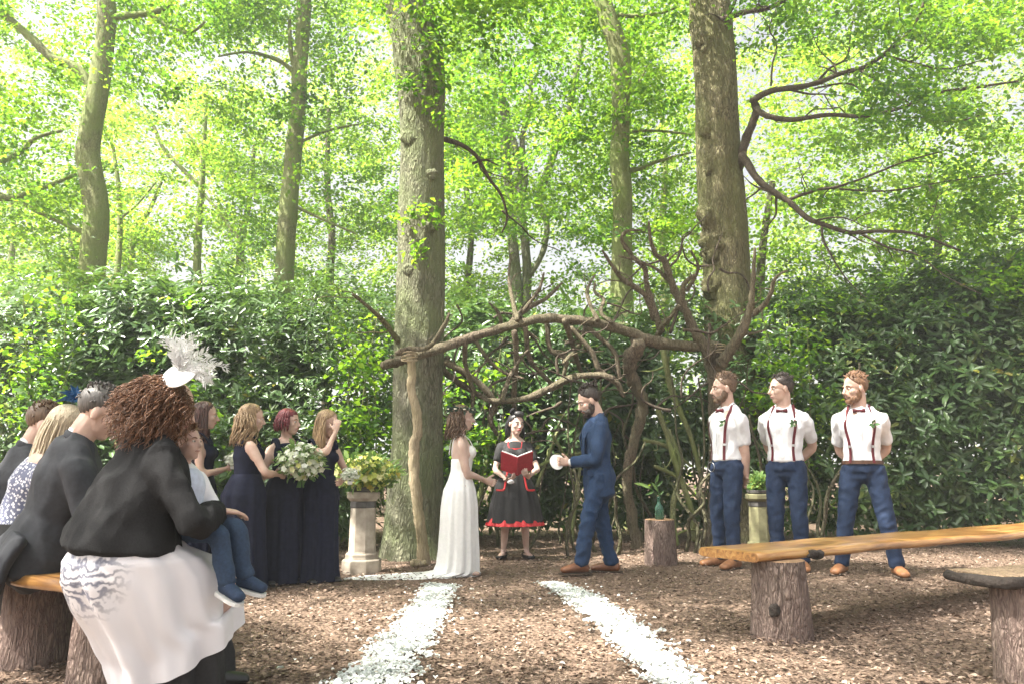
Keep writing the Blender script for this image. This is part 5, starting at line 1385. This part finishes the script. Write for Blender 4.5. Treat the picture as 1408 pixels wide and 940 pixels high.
p4 = bridesmaid('long-haired blonde bridesmaid wiping her eyes with one hand', 437, 801, 441, 561, -140, 'hair_blonde', dict(n=220, length=.30, wave=.007, wf=12, rad=.0044, spread=.014), 14, head=(34, 18, 0), build=.95,
    RH=(-.02, .19, 1.30), Rh=(.5, .5, -1), Rhd=(-.25, -.15, .95), Rn=(-.5, -.9, 0), LH=(-.10, .20, .88), Lh=(-.8, -.5, -.5), curl=22)
def at_person(p, x, y, z): return p.root.matrix_basis @ Vector((x, y, z))
bpy.context.view_layer.update()
for pp, xyz, nm, lab, R, n, mx, lf in (
    (p1, (.04, .27, 1.06), 'bouquet', 'small round white gypsophila posy held by the auburn bridesmaid', .075, 240, dict(size=.012, mat='gyp'), 0),
    (p3, (-.02, .34, 1.045), 'bouquet', 'large loose bouquet of white and green blossoms held by the red-haired bridesmaid', .20, 330, dict(size=.026, mat='mixed_fl'), 260),
    (p4, (-.10, .33, .93), 'bouquet', 'small round white gypsophila posy held low by the tearful bridesmaid', .085, 260, dict(size=.012, mat='gyp'), 0)):
    bouquet(nm, lab, at_person(pp, *xyz), R, n, int(xyz[2] * 100) + n, mx, stems=.22 if R > .1 else .14, leafy=lf, group='bouquets', flat=.75)
# ------------------------------------------------------------------ props
def honey_mat():
    m, nt, b = new_mat('varnished_oak')
    tc = N(nt, "ShaderNodeTexCoord"); mp = N(nt, "ShaderNodeMapping"); mp.inputs["Scale"].default_value = (.7, 9, 9)
    nt.links.new(tc.outputs["Object"], mp.inputs[0])
    n1 = N(nt, "ShaderNodeTexNoise"); n1.inputs["Scale"].default_value = 3.0; n1.inputs["Detail"].default_value = 8; n1.inputs["Distortion"].default_value = 1.2
    nt.links.new(mp.outputs[0], n1.inputs[0])
    n2 = N(nt, "ShaderNodeTexNoise"); n2.inputs["Scale"].default_value = 2.1; nt.links.new(tc.outputs["Object"], n2.inputs[0])
    mx = N(nt, "ShaderNodeMath", operation='MULTIPLY_ADD'); mx.inputs[1].default_value = .55; nt.links.new(n2.outputs[0], mx.inputs[0]); nt.links.new(n1.outputs[0], mx.inputs[2])
    nt.links.new(ramp(nt, mx.outputs[0], [(.55, (.15, .062, .016)), (.75, (.32, .15, .038)), (.98, (.48, .27, .09))]), b.inputs["Base Color"])
    b.inputs["Roughness"].default_value = .38; b.inputs["Coat Weight"].default_value = .5; b.inputs["Coat Roughness"].default_value = .22
    bump(nt, b, n1.outputs[0], .25, .006); return m
M['honey'] = honey_mat()
M['end_grain'] = plain('cut_wood', (.24, .145, .08), .8, .3, 24, .4)
M['bark_edge'] = plain('dark_bark_edge', (.035, .027, .022), .9, .3, 40, .8, bd=.02)

def plank(name, parent, A, B, w0, w1, z, th, mat, seed, n=40, wav=.035):
    """live-edge plank from A to B (ground points of the centre line), top at z"""
    A = Vector((A[0], A[1], 0)); B = Vector((B[0], B[1], 0)); L = (B - A).length; mb = MB(); ang = math.atan2(B.y - A.y, B.x - A.x)
    prof = [(-1, .15), (-1.03, .5), (-.98, .88), (-.94, 1), (-.5, 1), (0, 1), (.5, 1), (.94, 1), (.98, .88), (1.04, .45), (1, .12), (.9, 0), (0, 0), (-.9, 0)]
    vs = []; fs = []; m = len(prof)
    for i in range(n + 1):
        f = i / n; x = L * f; w = (w0 + (w1 - w0) * f) * .5
        el = wav * noise.noise(Vector((x * 1.7, seed, 0))) + .012 * noise.noise(Vector((x * 7, seed, 3))); er = wav * noise.noise(Vector((x * 1.7, seed + 9, 0))) + .012 * noise.noise(Vector((x * 7, seed + 5, 3)))
        zz = z + .008 * noise.noise(Vector((x * 1.3, seed, 7)))
        for a, t in prof:
            ed = el if a < 0 else er
            y = a * w + (-ed if a < 0 else ed) * abs(a) ** 3
            vs.append(Vector((x, y, zz - th + th * t + (.006 * noise.noise(Vector((x * 6, a * 3, seed))) if t == 0 else 0))))
    for i in range(n):
        for k in range(m):
            k2 = (k + 1) % m; fs.append((i*m+k, (i+1)*m+k, (i+1)*m+k2, i*m+k2))
    fs += [tuple(range(m)), tuple(n*m + k for k in reversed(range(m)))]
    mb.add(vs, fs); o = mb.build(name, M[mat], None); o.location = (A.x, A.y, 0); o.rotation_euler = (0, 0, ang)
    sm = o.data; 
    for pl in sm.polygons: pl.use_smooth = len(pl.vertices) == 4
    if parent:
        o.parent = parent; o.matrix_parent_inverse = Matrix.Translation(-parent.location)
    return o
def log(name, parent, x, y, r, h, seed, n=44, mat='log_bark', taper=.94, world=True):
    mb = MB(); m = 26; vs = []; fs = []
    for i in range(m + 1):
        f = i / m; z = -.03 + (h + .03) * f
        for k in range(n):
            a = 2 * math.pi * k / n; c, s = math.cos(a), math.sin(a)
            w = 1 + .07 * noise.noise(Vector((c * 1.2 + seed, s * 1.2, z * 1.5))) + .055 * noise.noise(Vector((c * 6 + seed, s * 6, z * 2.2))) + .03 * noise.noise(Vector((c * 12, s * 12 + seed, z * 7)))
            q = r * w * (1.08 - (1.08 - taper) * f); vs.append(Vector((x + q * c, y + q * s, z)))
    for i in range(m):
        for k in range(n):
            k2 = (k + 1) % n; fs.append((i*n+k, i*n+k2, (i+1)*n+k2, (i+1)*n+k))
    mb.add(vs, fs); o = mb.build(name, M[mat])
    me = MB(); top = vs[-n:]; c0 = Vector((x, y, h + .004)); 
    inner = [c0 + (p - c0) * .93 for p in top]
    for p in inner: p.z = h + .004
    me.add([c0] + inner + [p.copy() for p in top], [(0, 1 + k, 1 + (k+1) % n) for k in range(n)] + [(1+k, 1+n+k, 1+n+(k+1) % n, 1+(k+1) % n) for k in range(n)])
    if parent is not None: child(o, parent)
    t = me.build('cut_face', M['end_grain'], None, smooth=False); t.parent = o
    if parent is not None: t.matrix_parent_inverse = Matrix.Identity(4)
    return o
def bench(label, A, B, w0, w1, z, th, logs, seed, mat='honey', group='live-edge benches on log legs', bark=False, r=.165):
    t = empty('live_edge_bench', (A[0], A[1], 0)); tag(t, label, 'bench', group)
    pl = plank('seat_plank', t, A, B, w0, w1, z, th, mat, seed)
    for i, (x, y) in enumerate(logs): log('log_leg', t, x, y, r, z - th - .003, seed + i * 3.7)
    return t, pl
# bench with a knot, beside the groomsmen
bl, fl = G(975, 750, .5), G(1028, 762, .5); br, fr = G(1408, 717, .5), G(1408, 731, .5)
A = (bl + fl) * .5; B = (br + fr) * .5; u = (B - A).normalized(); B2 = B + u * .9
lg = G(1071, 882)
t, pl = bench('long honey-varnished live-edge bench on a thick log in front of the groomsmen', A, B2, .46, .52, .5, .052, [((A + u * .34).x + .01, (A + u * .34).y - .19), ((B2 - u * .3).x, (B2 - u * .3).y)], 2.0)
kp = G(1152, 762, .48); mb = MB(); mb.ell((0, 0, 0), (.075, .03, .027), 22, 14)
for i, v in enumerate(mb.v): mb.v[i] = v * (1 + .5 * noise.noise(v * 30 + Vector((3, 1, 2))))
kn = mb.build('knot', M['bark_edge'], pl); bpy.context.view_layer.update()
lk = pl.matrix_world.inverted() @ kp; kn.location = (lk.x, -.235, .468)
mb = MB(); kc = G(1065, 838); d_ = (A + u * .34).y - .19 - .155; kc = P(1065, 838, d_); mb.ell(kc, (.035, .022, .04), 16, 10)
for i, v in enumerate(mb.v): mb.v[i] = v + (v - kc) * .4 * noise.noise(v * 40)
child(mb.build('knot', M['bark_edge']), t)
# bench at the corner of the picture
e = G(1346, 791, .5); A = e + Vector((.04, .12, 0)); B = A + Vector((.86, .34, 0)).normalized() * 2.4
lg2 = A + (B - A).normalized() * .24 + Vector((.02, -.10, 0))
M['weathered'] = bark_mat('weathered_plank', (.16, .11, .07), (.36, .26, .17), None, 0, 1.2, .4, 1.0)
t, pl = bench('live-edge bench with a dark bark edge cut off by the picture corner', A, B, .30, .40, .5, .05, [(lg2.x, lg2.y), (lg2.x + 1.5, lg2.y + .6)], 5.0, mat='weathered')
mb = MB(); L = 2.3; pts = []; 
for i in range(24):
    x = L * i / 23; pts.append(Vector((x, -.165 - .05 * i / 23, .472)))
mb.tube([Vector((.0, .14, .472)), Vector((-.012, 0, .472))] + pts, [(.030, .026)] * 26, n=8, sub=2, wob=.4, seed=2); b_ = mb.build('bark_edge', M['bark_edge'], pl)
# bench of the seated guests
A = Vector((-1.56, 3.60, 0)); B = Vector((-3.7, 5.30, 0)); u = (B - A).normalized()
bench('honey-varnished live-edge bench under the seated guests', A, B, .40, .44, .49, .06, [(-1.80, 3.76), ((A + u * 1.15).x, (A + u * 1.15).y), ((A + u * 2.5).x, (A + u * 2.5).y)], 8.0)
# bench behind the bridesmaids
A, B = P(280, 640, 8.5), P(452, 640, 8.9)
bench('rustic bench half hidden behind the bridesmaids', A, B, .36, .36, .58, .06, [(A.x + .35, A.y + .03), (B.x - .3, B.y)], 11.0, r=.12)

# ---- stone pillars with flowers
M['stone'] = plain('weathered_stone', (.36, .30, .235), .9, .3, 9, .5, bd=.012, c2=(.50, .44, .36))
M['stone_dark'] = plain('dark_glazed_stone', (.10, .095, .09), .7, .3, 12, .4)
M['stone_moss'] = plain('mossy_stone', (.20, .18, .10), .9, .3, 9, .5, bd=.012, c2=(.30, .29, .16))
def pillar(label, c, mat, k=1.0):
    t = empty('stone_pedestal', c); tag(t, label, 'pillar', 'octagonal stone pillars')
    ph = math.pi / 8
    def part(nm, prof, mt, n=8): mb = MB(); mb.lathe([(r * k, z * k) for r, z in prof], n, phase=ph); return mb.build(nm, M[mt], t, smooth=False)
    part('base', [(.190, -.03), (.190, .115), (.182, .125), (.165, .13), (.160, .15), (.160, .172), (.150, .185)], mat)
    part('shaft', [(.136, .1852), (.132, .20), (.122, .58), (.118, .605)], mat)
    part('neck', [(.122, .6052), (.126, .615), (.126, .66), (.120, .668)], 'stone_dark')
    part('capital', [(.128, .6682), (.150, .69), (.160, .70), (.160, .745), (.152, .755)], mat)
    part('planter', [(.125, .7552), (.135, .77), (.140, .80), (.128, .802), (.12, .775)], 'stone_dark', 20)
    return t
pc = G(497, 786); pillar('pale octagonal stone pillar topped with lime-yellow flowers beside the oak', pc, 'stone')
bouquet('flower_arrangement', 'wide lime-yellow flower arrangement overflowing the pale stone pillar', pc + Vector((.03, 0, .94)), .33, 520, 61, dict(size=.030, mat='yellow_fl'), leafy=420, flat=.55, cat_='flowers', leafL=.085, leafup=.3)
pc2 = G(1047, 766); pillar('mossy stone pillar half hidden between two groomsmen', pc2, 'stone_moss', .92)
bouquet('flower_arrangement', 'small yellow-green flower arrangement on the mossy pillar between groomsmen', pc2 + Vector((0, 0, .80)), .09, 60, 62, dict(size=.022, mat='yellow_fl'), leafy=160, flat=1.0, cat_='flowers', leafL=.08, leafup=.3)

# ---- stump with a green bottle
sc_ = G(909, 776); st = log('tree_stump', None, sc_.x, sc_.y, .158, .455, 21.0)
tag(st, 'short upright log used as a stand for the green bottle', 'stump')
def glass_mat(name, c):
    m, nt, b = new_mat(name); b.inputs["Base Color"].default_value = (*c, 1); b.inputs["Transmission Weight"].default_value = .85; b.inputs["Roughness"].default_value = .08; b.inputs["IOR"].default_value = 1.45
    return m
M['bottle'] = glass_mat('green_glass', (.22, .48, .36))
bc = Vector((sc_.x - .01, sc_.y - .03, .460)); t = empty('glass_bottle', bc); tag(t, 'green glass bottle holding a leafy stem on the log stand', 'bottle')
mb = MB(); mb.lathe([(.040, 0), (.046, .006), (.047, .10), (.044, .125), (.022, .155), (.016, .175), (.016, .215), (.020, .218), (.020, .23), (.013, .23), (.013, .17), (.035, .12), (.040, .01)], 24); mb.build('bottle_body', M['bottle'], t)
mb = MB(); mb.tube([(0, 0, .02), (0, 0, .2), (-.01, 0, .30), (-.03, 0, .38)], [.004] * 4, n=6, sub=3); mb.tube([(0, 0, .2), (-.05, 0, .28), (-.14, 0, .35)], [.003] * 3, n=5, sub=3); mb.build('stem', M['bouquet_leaf'], t)
for (x, z, dx, dz, L) in ((-.01, .28, -.6, 1, .12), (-.03, .36, .3, 1, .11), (-.08, .31, -1, .5, .15), (-.13, .34, -1, .25, .13), (0, .24, .8, .8, .08), (-.05, .28, -.6, -.2, .10), (-.02, .33, .6, .6, .09)):
    V, F, T = leaves(np.array([[x, 0, z]]), np.array([[dx, -.2, dz]]), np.array([[.2, -1, .5]]), [L], [L * .28], rng); link('leaf', mesh_np('leaf', V, F, T), M['bouquet_leaf'], t)

# ------------------------------------------------------------------ seated guests
def seat_xy(px, d): p_ = P(px, 640, d); return Vector((p_.x, p_.y, 0))
def suit_top(p, mat, seed, extra=.0):
    def tails(mb):
        mb.tube([p.T[3][0], p.T[2][0], p.T[1][0], p.T[0][0] - Vector((0, .02, .05))], [(p.T[3][1] + .03, p.T[3][2] + .03), (p.T[2][1] + .035, p.T[2][2] + .035), (p.T[1][1] + .045, p.T[1][2] + .04), (p.T[0][1] + .06, p.T[0][2] + .05)], n=20, hint=p.rv, sub=3)
    j = p.top('jacket', mat, sleeve=.95, g=.026, lo=2, hi=9, wr=.009, low_extra=tails, sg=.022, seed=seed)
    mb = MB(); mb.tube([p.nb + p.rv * a + p.fv * b + p.uv * c for a, b, c in ((-.035, .05, -.015), (-.066, .010, .006), (-.048, -.050, .020), (0, -.068, .024), (.048, -.050, .020), (.066, .010, .006), (.035, .05, -.015))], [(.022, .009)] * 7, n=8, sub=3, hint=p.uv); mb.build('collar', M[mat], j)
    mb = MB(); mb.tube([p.nb + p.rv * a + p.fv * b + p.uv * c for a, b, c in ((-.030, .046, .012), (-.054, .004, .026), (-.038, -.044, .042), (0, -.058, .046), (.038, -.044, .042), (.054, .004, .026), (.030, .046, .012))], [(.016, .006)] * 7, n=8, sub=3, hint=p.uv); mb.build('shirt_collar', M['white_shirt'], p.root)
    return j
SEATLEG = dict(RA=(.12, .46, .08), LA=(-.12, .46, .08), Rk=(0, .3, 1), Lk=(0, .3, 1))
def guest_man(label, px, d, rz, H, lean, side, head, hair, seed, build=1.1, extra_tail=True, twist=0):
    g = seat_xy(px, d)
    p = Person(label, g, rz, H, build=build, seat=.50, lean=lean, side=side, twist=twist, head=head, RH=(.12, .34, .66), LH=(-.12, .34, .66), Rh=(.9, -.5, -.4), Lh=(-.9, -.5, -.4), Rn=(0, 0, -1), Ln=(0, 0, -1), **SEATLEG)
    p.make_body(); p.face(brow=hair); p.short_hair(hair, seed, top=.012, style=(0, -.3, .4)); p.trousers('suit_dark', seed=seed); p.shoes('black_shoe'); j = suit_top(p, 'suit_dark', seed)
    if extra_tail:                                       # jacket skirt hanging over the back of the bench
        mb = MB(); mb.tube([(0, -.10, .66), (0, -.17, .56), (0, -.20, .44), (0, -.21, .38)], [(.22, .06), (.25, .05), (.26, .04), (.26, .035)], n=22, hint=(1, 0, 0), sub=3)
        link('jacket_tail', remesh(mb, .012, 2, wr=.008, seed=seed), M['suit_dark'], j)
    return p
guest_man('grey-haired guest in a dark suit leaning over beside the curly-haired woman', 66, 4.12, -52, 1.76, 14, 9, (-22, 8, 0), 'hair_grey', 31)
guest_man('short-haired guest in a dark suit at the far end of the guests\' bench', 10, 4.72, -48, 1.66, 12, 8, (-26, 4, 0), 'hair_brown', 32)

def guest_blonde():
    g = seat_xy(24, 4.42)
    p = Person('guest with long pale blonde hair and a blue feather fascinator on the guests\' bench', g, -52, 1.62, True, build=1.1, seat=.50, lean=16, side=12, head=(-20, 10, 0), RH=(.12, .32, .64), LH=(-.12, .32, .64), Rh=(.9, -.5, -.4), Lh=(-.9, -.5, -.4), **SEATLEG)
    p.make_body(); p.face(brow='hair_blonde'); p.top('lace_top', 'lace', sleeve=.9, g=.022, lo=1, hi=8, wr=.006, seed=4)
    p.skirt('skirt', 'black_cloth', [(.70, .19, .16, 0, 0), (.60, .24, .25, 0, .06), (.52, .25, .36, 0, .14), (.40, .25, .34, 0, .18), (.10, .24, .24, 0, .32)], folds=7, amp=.03, seed=3)
    p.shoes('black_shoe')
    mb = p.cap('hair_pale', r=(.088, .106, .092), front=.05)
    p.strands(mb, 230, .42, 41, wave=.006, wf=10, rad=.006, phis=(70, 290), spread=.02, npts=14, fall=Vector((-.42, -.10, 0))); mb.build('hair', M['hair_pale'], p.root)
    t = MB(); rg = random.Random(4); c = p.h(-.01, -.05, .150)
    for i in range(46):
        d = Vector((rg.gauss(0, 1), rg.gauss(0, 1), abs(rg.gauss(.4, .6)))).normalized(); L = rg.uniform(.05, .13); s_ = d.orthogonal().normalized() * rg.uniform(.010, .022); b = d * L * .55 + Vector((0, 0, .01))
        t.add([c, c + b + s_, c + d * L + Vector((0, 0, -.015)), c + b - s_], [(0, 1, 2, 3)])
    f = t.build('fascinator', M['blue_feather'], p.root, smooth=False)
    mb = MB(); mb.lathe([(.03, -.006), (.034, 0), (.03, .006)], 16, c=c); mb.build('fascinator_base', M['blue_feather'], f)
M['blue_feather'] = plain('blue_feather', (.012, .075, .22), .6, .3, 50, .2, c2=(.02, .14, .34))
def lace_mat():
    m, nt, b = new_mat('white_lace'); tc = N(nt, "ShaderNodeTexCoord"); v = N(nt, "ShaderNodeTexVoronoi"); v.inputs["Scale"].default_value = 62; nt.links.new(tc.outputs["Object"], v.inputs["Vector"])
    nt.links.new(ramp(nt, v.outputs[0], [(.30, (.72, .72, .74)), (.46, (.12, .13, .20))]), b.inputs["Base Color"]); b.inputs["Roughness"].default_value = .8; bump(nt, b, v.outputs[0], .4, .004); return m
M['lace'] = lace_mat()
guest_blonde()

def print_mat(hip):
    """white skirt cloth with a brushed blue-black print near the hip"""
    m, nt, b = new_mat('printed_skirt'); tc = N(nt, "ShaderNodeTexCoord")
    mp = N(nt, "ShaderNodeMapping"); mp.inputs["Location"].default_value = tuple(-x for x in hip); nt.links.new(tc.outputs["Object"], mp.inputs[0])
    ln = N(nt, "ShaderNodeVectorMath", operation='LENGTH'); sc2 = N(nt, "ShaderNodeVectorMath", operation='MULTIPLY'); sc2.inputs[1].default_value = (.8, 1.05, .9)
    nt.links.new(mp.outputs[0], sc2.inputs[0]); nt.links.new(sc2.outputs[0], ln.inputs[0])
    w = N(nt, "ShaderNodeTexWave", wave_type='BANDS', bands_direction='Z'); w.inputs["Scale"].default_value = 7; w.inputs["Distortion"].default_value = 16; w.inputs["Detail"].default_value = 3; w.inputs["Detail Scale"].default_value = 1.6
    nt.links.new(tc.outputs["Object"], w.inputs["Vector"])
    n1 = N(nt, "ShaderNodeTexNoise"); n1.inputs["Scale"].default_value = 7; nt.links.new(tc.outputs["Object"], n1.inputs[0])
    f = ramp(nt, ln.outputs["Value"], [(.13, (1, 1, 1)), (.24, (0, 0, 0))]); wv = ramp(nt, w.outputs[0], [(.30, (0, 0, 0)), (.95, (.85, .85, .85))])
    mu = N(nt, "ShaderNodeMixRGB", blend_type='MULTIPLY'); mu.inputs[0].default_value = 1; nt.links.new(f, mu.inputs[1]); nt.links.new(wv, mu.inputs[2])
    mx = N(nt, "ShaderNodeMixRGB"); nt.links.new(mu.outputs[0], mx.inputs[0]); mx.inputs[1].default_value = (.74, .72, .745, 1)
    nt.links.new(ramp(nt, n1.outputs[0], [(.35, (.035, .04, .075)), (.7, (.16, .18, .27))]), mx.inputs[2])
    nt.links.new(mx.outputs[0], b.inputs["Base Color"]); b.inputs["Roughness"].default_value = .65; return m
M['printed'] = print_mat((.10, -.24, .58))

def slant(mb, z0, k):
    """hem that rises towards the knees"""
    for i, v in enumerate(mb.v):
        if v.z < z0: mb.v[i] = Vector((v.x, v.y, v.z + max(0, (v.y - .0)) * k * min(1, (z0 - v.z) / .15)))
def fresh_rings(R, k=4): return [tuple(a + (c - a) * j / k for a, c in zip(R[i], R[i+1])) for i in range(len(R) - 1) for j in range(k)] + [R[-1]]
def guest_curly():
    g = seat_xy(183, 3.62)
    p = Person('curly-haired guest in a black cardigan and white printed skirt with a boy on her lap', g, -46, 1.70, True, build=1.34, seat=.50, lean=8, side=5, head=(-10, 8, 0), headk=.98,
               RH=(.17, .33, .80), LH=(-.18, .30, .76), Rh=(.8, -.5, -.5), Lh=(-.9, -.4, -.4), Rhd=(-.1, 1, -.12), Rn=(-.1, .1, -1), Ln=(.3, 0, -1), curl=14, RA=(.11, .34, .08), LA=(-.11, .34, .08), Rk=(0, .3, 1), Lk=(0, .3, 1))
    p.make_body(); p.face(brow='hair_curly')
    def loose(mb):
        mb.tube([p.up(0, -.01, .765), p.up(0, -.02, .70), p.up(0, -.02, .63), p.up(0, -.02, .58), p.up(0, -.018, .552)], [(.17, .11), (.212, .16), (.240, .20), (.262, .232), (.268, .245)], n=24, hint=p.rv, sub=3)
        for sd in (1, -1): mb.tube([p.up(sd * .10, -.01, .79), p.up(sd * .06, -.01, .825)], [.07, .045], n=12)
    c = p.top('cardigan', 'black_knit', sleeve=.93, g=.024, lo=2, hi=9, wr=.013, low_extra=loose, sg=.026, voxel=.011, seed=3, it=4)
    R = fresh_rings([(.80, .17, .15, 0, 0), (.70, .20, .19, 0, .0), (.645, .245, .235, 0, .01), (.60, .272, .30, 0, .05), (.52, .28, .345, 0, .095), (.40, .28, .32, 0, .125), (.28, .28, .285, 0, .165), (.16, .285, .275, 0, .215), (.07, .285, .27, 0, .23)])
    mb = p.skirt('printed_skirt', 'printed', R, folds=9, amp=.062, seed=12, n=170, mesh_only=True, ztop=.80); slant(mb, .34, .42); mb.build('printed_skirt', M['printed'], p.root)
    R = fresh_rings([(.36, .25, .275, 0, .14), (.28, .255, .26, 0, .165), (.16, .26, .25, 0, .215), (.02, .262, .245, 0, .23)])
    p.skirt('underskirt', 'black_cloth', R, folds=9, amp=.062, seed=12, n=170, ztop=.80)
    p.shoes('black_shoe')
    # mass of curls
    mb = MB(); mb.ell(p.h(0, -.03, .015), (.090 * p.hk, .100 * p.hk, .106 * p.hk), 24, 16, p.R)
    rg = random.Random(8)
    for i in range(1800):
        phi = rg.uniform(math.radians(48), math.radians(312)); th = math.radians(rg.uniform(0, 150)); dv = Vector((math.sin(th) * math.sin(phi), math.sin(th) * math.cos(phi), math.cos(th)))
        a = Vector((.088 * dv.x, -.028 + .095 * dv.y, .012 + .104 * dv.z)); out = dv * .5 + Vector((0, -.1, -.75)); out.normalize(); o1 = out.orthogonal().normalized(); o2 = out.cross(o1); L = rg.uniform(.06, .15); ph = rg.uniform(0, 6.3); cr = rg.uniform(.004, .014); turns = rg.uniform(.8, 2.4); pts = []
        for k in range(13):
            f = k / 12; q = a + dv * (.030 * math.sin(f * 2.2)) + out * L * f + (o1 * math.cos(ph + turns * 6.283 * f) + o2 * math.sin(ph + turns * 6.283 * f)) * cr * (.4 + .6 * f); pts.append(p.h(*q))
        mb.tube(pts, [.0014] + [.0019] * 11 + [.0007], n=3)
    mb.build('hair', M['hair_curly'], p.root)
    # white fascinator: dish, net loops and curling quills
    Lw = Matrix.Rotation(math.radians(46), 3, 'Z'); c = p.hc + Lw @ Vector((.070, -.085, .145)); ax = (Lw @ Vector((-.15, -.72, .62))).normalized(); o1 = ax.orthogonal().normalized(); o2 = ax.cross(o1)
    mb = MB(); n = 34; prof = [(0, .010), (.035, .009), (.06, .006), (.078, 0), (.084, -.003), (.078, -.003), (.06, .003), (.035, .006), (0, .007)]
    vs = [c + ax * z + (o1 * math.cos(2*math.pi*k/n) + o2 * math.sin(2*math.pi*k/n)) * r * (1 + .04 * math.sin(3*2*math.pi*k/n)) for r, z in prof for k in range(n)]
    mb.add(vs, [(i*n+k, i*n+(k+1) % n, (i+1)*n+(k+1) % n, (i+1)*n+k) for i in range(len(prof)-1) for k in range(n)]); fa = mb.build('fascinator', M['sinamay'], p.root)
    rg = random.Random(3)
    for i in range(20):                                  # wispy plumes: a quill with fine barbs
        mb = MB(); up_ = i < 12; a0 = rg.uniform(1.1, 2.0) if up_ else rg.uniform(-.35, .9); L = rg.uniform(.09, .18) if up_ else rg.uniform(.13, .22)
        bend = rg.uniform(-.9, .9) if up_ else rg.uniform(.3, 1.5); b = c + ax * .01; pts = []; yj = rg.uniform(-.3, .3)
        for k in range(14):
            f = k / 13; ang = a0 - f * bend; b = b + Lw @ Vector((math.cos(ang), yj, math.sin(ang))) * L / 13; pts.append(b.copy())
        mb.tube(pts, [.0016] * 13 + [.0006], n=4)
        for k in range(2, 13):
            t = (pts[k+1] - pts[k-1]).normalized() if k < 13 else (pts[k] - pts[k-1]).normalized()
            for s2 in range(5):
                q = (t.cross(Lw @ Vector((0, 1, 0))) * rg.choice((1, -1)) + Lw @ Vector((rg.gauss(0, .25), rg.gauss(0, .45), rg.gauss(0, .25)))).normalized(); ln = rg.uniform(.012, .030); o_ = pts[k].lerp(pts[k-1], rg.random()); w_ = t * .0007
                mb.add([o_ - w_, o_ + w_, o_ + t * ln * .5 + q * ln * .8, o_ + t * ln + q * ln], [(0, 1, 2), (2, 1, 3)])
        mb.build('plume', M['sinamay_net'], fa, smooth=False)
    return p
M['sinamay'] = plain('white_straw', (.76, .75, .74), .7, .06, 90, .4)
M['sinamay_net'] = tint_mat('white_net', [(0, (.7, .7, .7)), (1, (.78, .77, .77))], .7, .2, .6, (.8, .8, .8))
pc_ = guest_curly()

def boy():
    base = at_person(pc_, .03, .235, 0); g = Vector((base.x, base.y, 0))
    H = .93
    p = Person('small boy in blue trousers and trainers sitting on the curly-haired guest\'s lap', g, -112, H, build=.98, seat=.665, headk=1.22, lean=-4, head=(6, 0, 0), skin='skin_pale',
               RH=(.05, .15, .80), LH=(-.05, .16, .79), Rh=(.8, -.4, -.6), Lh=(-.8, -.4, -.6), RA=(.04, .30, .49), LA=(-.10, .28, .50), Rk=(0, .4, 1), Lk=(0, .4, 1), Rfoot=(.25, 1, -.25), Lfoot=(-.1, 1, -.2))
    p.make_body(); p.face(brow='hair_ginger'); p.short_hair('hair_ginger', 6, top=.022, style=(.3, .5, .1), front=.078, n=320)
    s = p.top('shirt', 'white_shirt', sleeve=.8, g=.010, lo=1, hi=9, wr=.003, sg=.010, voxel=.009)
    p.top('waistcoat', 'pale_blue', g=.018, lo=1, hi=8, wr=.003, voxel=.009); p.trousers('denim', g=.012, wr=.004)
    for sd in (1, -1):
        mb = MB(); p.foot(mb, sd, g=.010); sh = link('trainer', remesh(mb, .006, 1), M['trainer_blue'], p.root)
        an = p.an[sd]; f = p.ft[sd].normalized(); r = f.cross(Vector((0, 0, 1))).normalized(); u2 = r.cross(f).normalized(); b = an - u2 * .044; mb = MB()
        pr = [(-.060, .016), (-.046, .030), (0, .032), (.05, .036), (.095, .036), (.122, .026), (.132, .008)]
        up = [b + f * a * .88 + r * w * .9 for a, w in pr] + [b + f * a * .88 - r * w * .9 for a, w in reversed(pr)]; m_ = len(up); up2 = [q - u2 * .016 for q in up]
        mb.add(up + up2, [tuple(range(m_)), tuple(range(2*m_-1, m_-1, -1))] + [(i, i+m_, (i+1) % m_ + m_, (i+1) % m_) for i in range(m_)]); mb.build('sole', M['white_rubber'], sh, smooth=False)
        for k in range(4):
            q = an + f * (.018 + .018 * k) + u2 * (.004 - .010 * k); mb = MB(); mb.tube([q - r * .024 - u2 * .006, q + u2 * .006, q + r * .024 - u2 * .006], [.0042] * 3, n=6, sub=3); mb.build('lace', M['white_rubber'], sh)
        mb = MB(); mb.tube([an + Vector((0, 0, -.005)), an + Vector((0, 0, .03))], [.026, .025], n=12); mb.build('sock', M['pale_sock'], p.root)
M['pale_blue'] = plain('pale_blue_cotton', (.50, .55, .66), .8, .12, 40, .2)
M['pale_sock'] = plain('pale_sock', (.62, .56, .56), .9, .05, 60, .2)
M['denim'] = plain('blue_denim', (.026, .048, .090), .85, .2, 80, .35)
M['trainer_blue'] = plain('navy_canvas', (.022, .040, .080), .8, .2, 80, .3)
boy()

# ------------------------------------------------------------------ thin haze volume added to lift the blacks and wash out the distance
def make_haze(density):
    mb = MB(); mb.box((-301, -61, -1.1), (301, 501, 26)); o = mb.build('haze', None, smooth=False)
    m = bpy.data.materials.new('fade_haze'); m.use_nodes = True; nt = m.node_tree; nt.nodes.clear()
    out = nt.nodes.new("ShaderNodeOutputMaterial"); pv = nt.nodes.new("ShaderNodeVolumePrincipled")
    pv.inputs["Color"].default_value = (.93, .96, .93, 1); pv.inputs["Density"].default_value = density; pv.inputs["Anisotropy"].default_value = 0.2
    nt.links.new(pv.outputs[0], out.inputs["Volume"]); o.data.materials.append(m)
    tag(o, 'thin added haze that lifts the blacks and pales the distance', 'haze', kind='stuff')
make_haze(0.0028)
